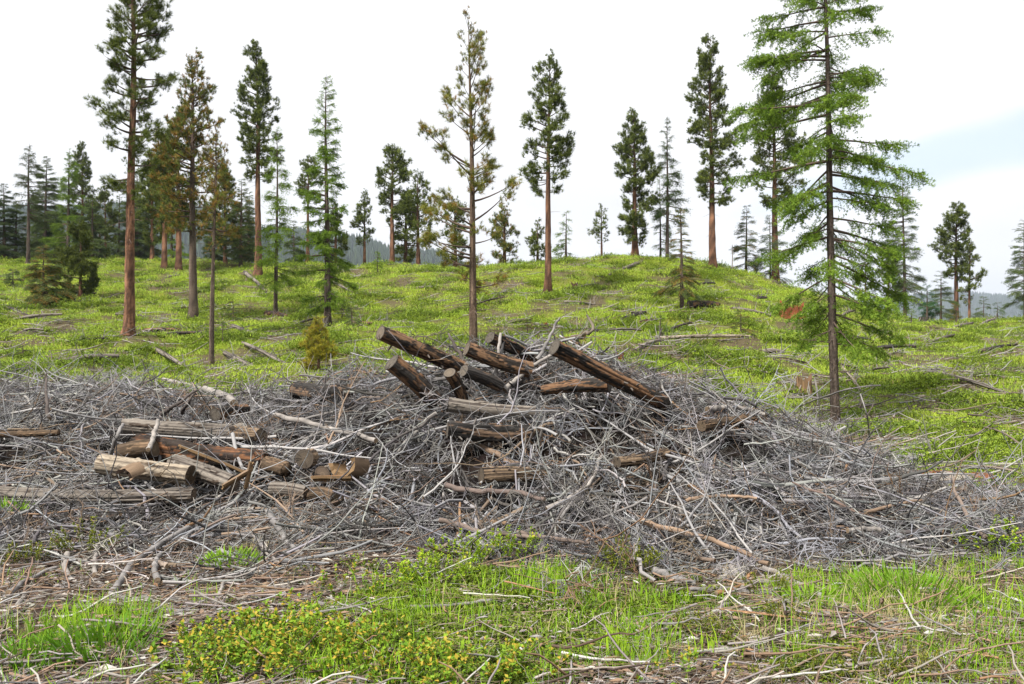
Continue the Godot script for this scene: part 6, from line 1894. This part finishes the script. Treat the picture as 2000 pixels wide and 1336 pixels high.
	plant("orange_tipped_shrub", "low yellow-green shrub with orange-tinged young leaves near the bottom edge", "shrub", shrub[0], -0.887, -5.145, 0.957, 4.819, "shrubs with orange-tinged young leaves")
	plant("orange_tipped_shrub", "low yellow-green shrub with orange-tinged young leaves near the bottom edge", "shrub", shrub[0], -0.31, -4.492, 1.271, 0.323, "shrubs with orange-tinged young leaves")
	plant("orange_tipped_shrub", "low yellow-green shrub with orange-tinged young leaves near the bottom edge", "shrub", shrub[1], -1.148, -6.233, 1.14, 2.985, "shrubs with orange-tinged young leaves")
	plant("orange_tipped_shrub", "low yellow-green shrub with orange-tinged young leaves near the bottom edge", "shrub", shrub[0], -0.363, -4.856, 0.872, 5.001, "shrubs with orange-tinged young leaves")
	plant("orange_tipped_shrub", "low yellow-green shrub with orange-tinged young leaves near the bottom edge", "shrub", shrub[3], 0.864, -4.555, 0.988, 0.308, "shrubs with orange-tinged young leaves")
	plant("yellow_shrub", "small yellow-green shrub in the right-hand foreground grass", "shrub", box_shrub[0], 1.835, -4.628, 0.838, 1.167, "small yellow-green shrubs in the near grass")
	plant("yellow_shrub", "small yellow-green shrub in the right-hand foreground grass", "shrub", box_shrub[2], 2.087, -4.779, 0.727, 2.414, "small yellow-green shrubs in the near grass")
	plant("yellow_shrub", "small yellow-green shrub in the right-hand foreground grass", "shrub", box_shrub[2], 1.869, -4.519, 0.658, 5.562, "small yellow-green shrubs in the near grass")
	plant("yellow_shrub", "small yellow-green shrub in the right-hand foreground grass", "shrub", box_shrub[0], 1.246, -4.519, 0.622, 5.911, "small yellow-green shrubs in the near grass")
	plant("yellow_shrub", "small yellow-green shrub in the right-hand foreground grass", "shrub", box_shrub[0], 1.543, -4.628, 0.75, 5.141, "small yellow-green shrubs in the near grass")
	plant("yellow_shrub", "small yellow-green shrub in the right-hand foreground grass", "shrub", box_shrub[0], 1.184, -5.281, 0.756, 2.647, "small yellow-green shrubs in the near grass")
	plant("yellow_shrub", "small yellow-green shrub in the right-hand foreground grass", "shrub", box_shrub[1], 1.082, -5.376, 0.722, 3.429, "small yellow-green shrubs in the near grass")
	plant("yellow_shrub", "small yellow-green shrub in the right-hand foreground grass", "shrub", box_shrub[1], 2.146, -4.555, 0.731, 0.796, "small yellow-green shrubs in the near grass")
	var petals := Scatter.new()
	rng.seed = 990
	for i in 700:
		var c: Array = [[0.491, -5.686], [0.374, -5.918], [0.662, -5.485], [0.069, -5.977]][i % 4]
		var x: float = c[0] + rng.randfn() * 0.16
		var z: float = c[1] + rng.randfn() * 0.12
		petals.add(along(rv(), 0, rf(0.018, 0.03)), Vector3(x, ground(x, z) + rf(0.01, 0.07), z), hue(Color(0.6, 0.48, 0.45), 0.2))
	spread("fallen_petals", petals, wood_chip(991), mats.dead, "pale pinkish fallen petals on the creeping leaves in the middle foreground", "petals")
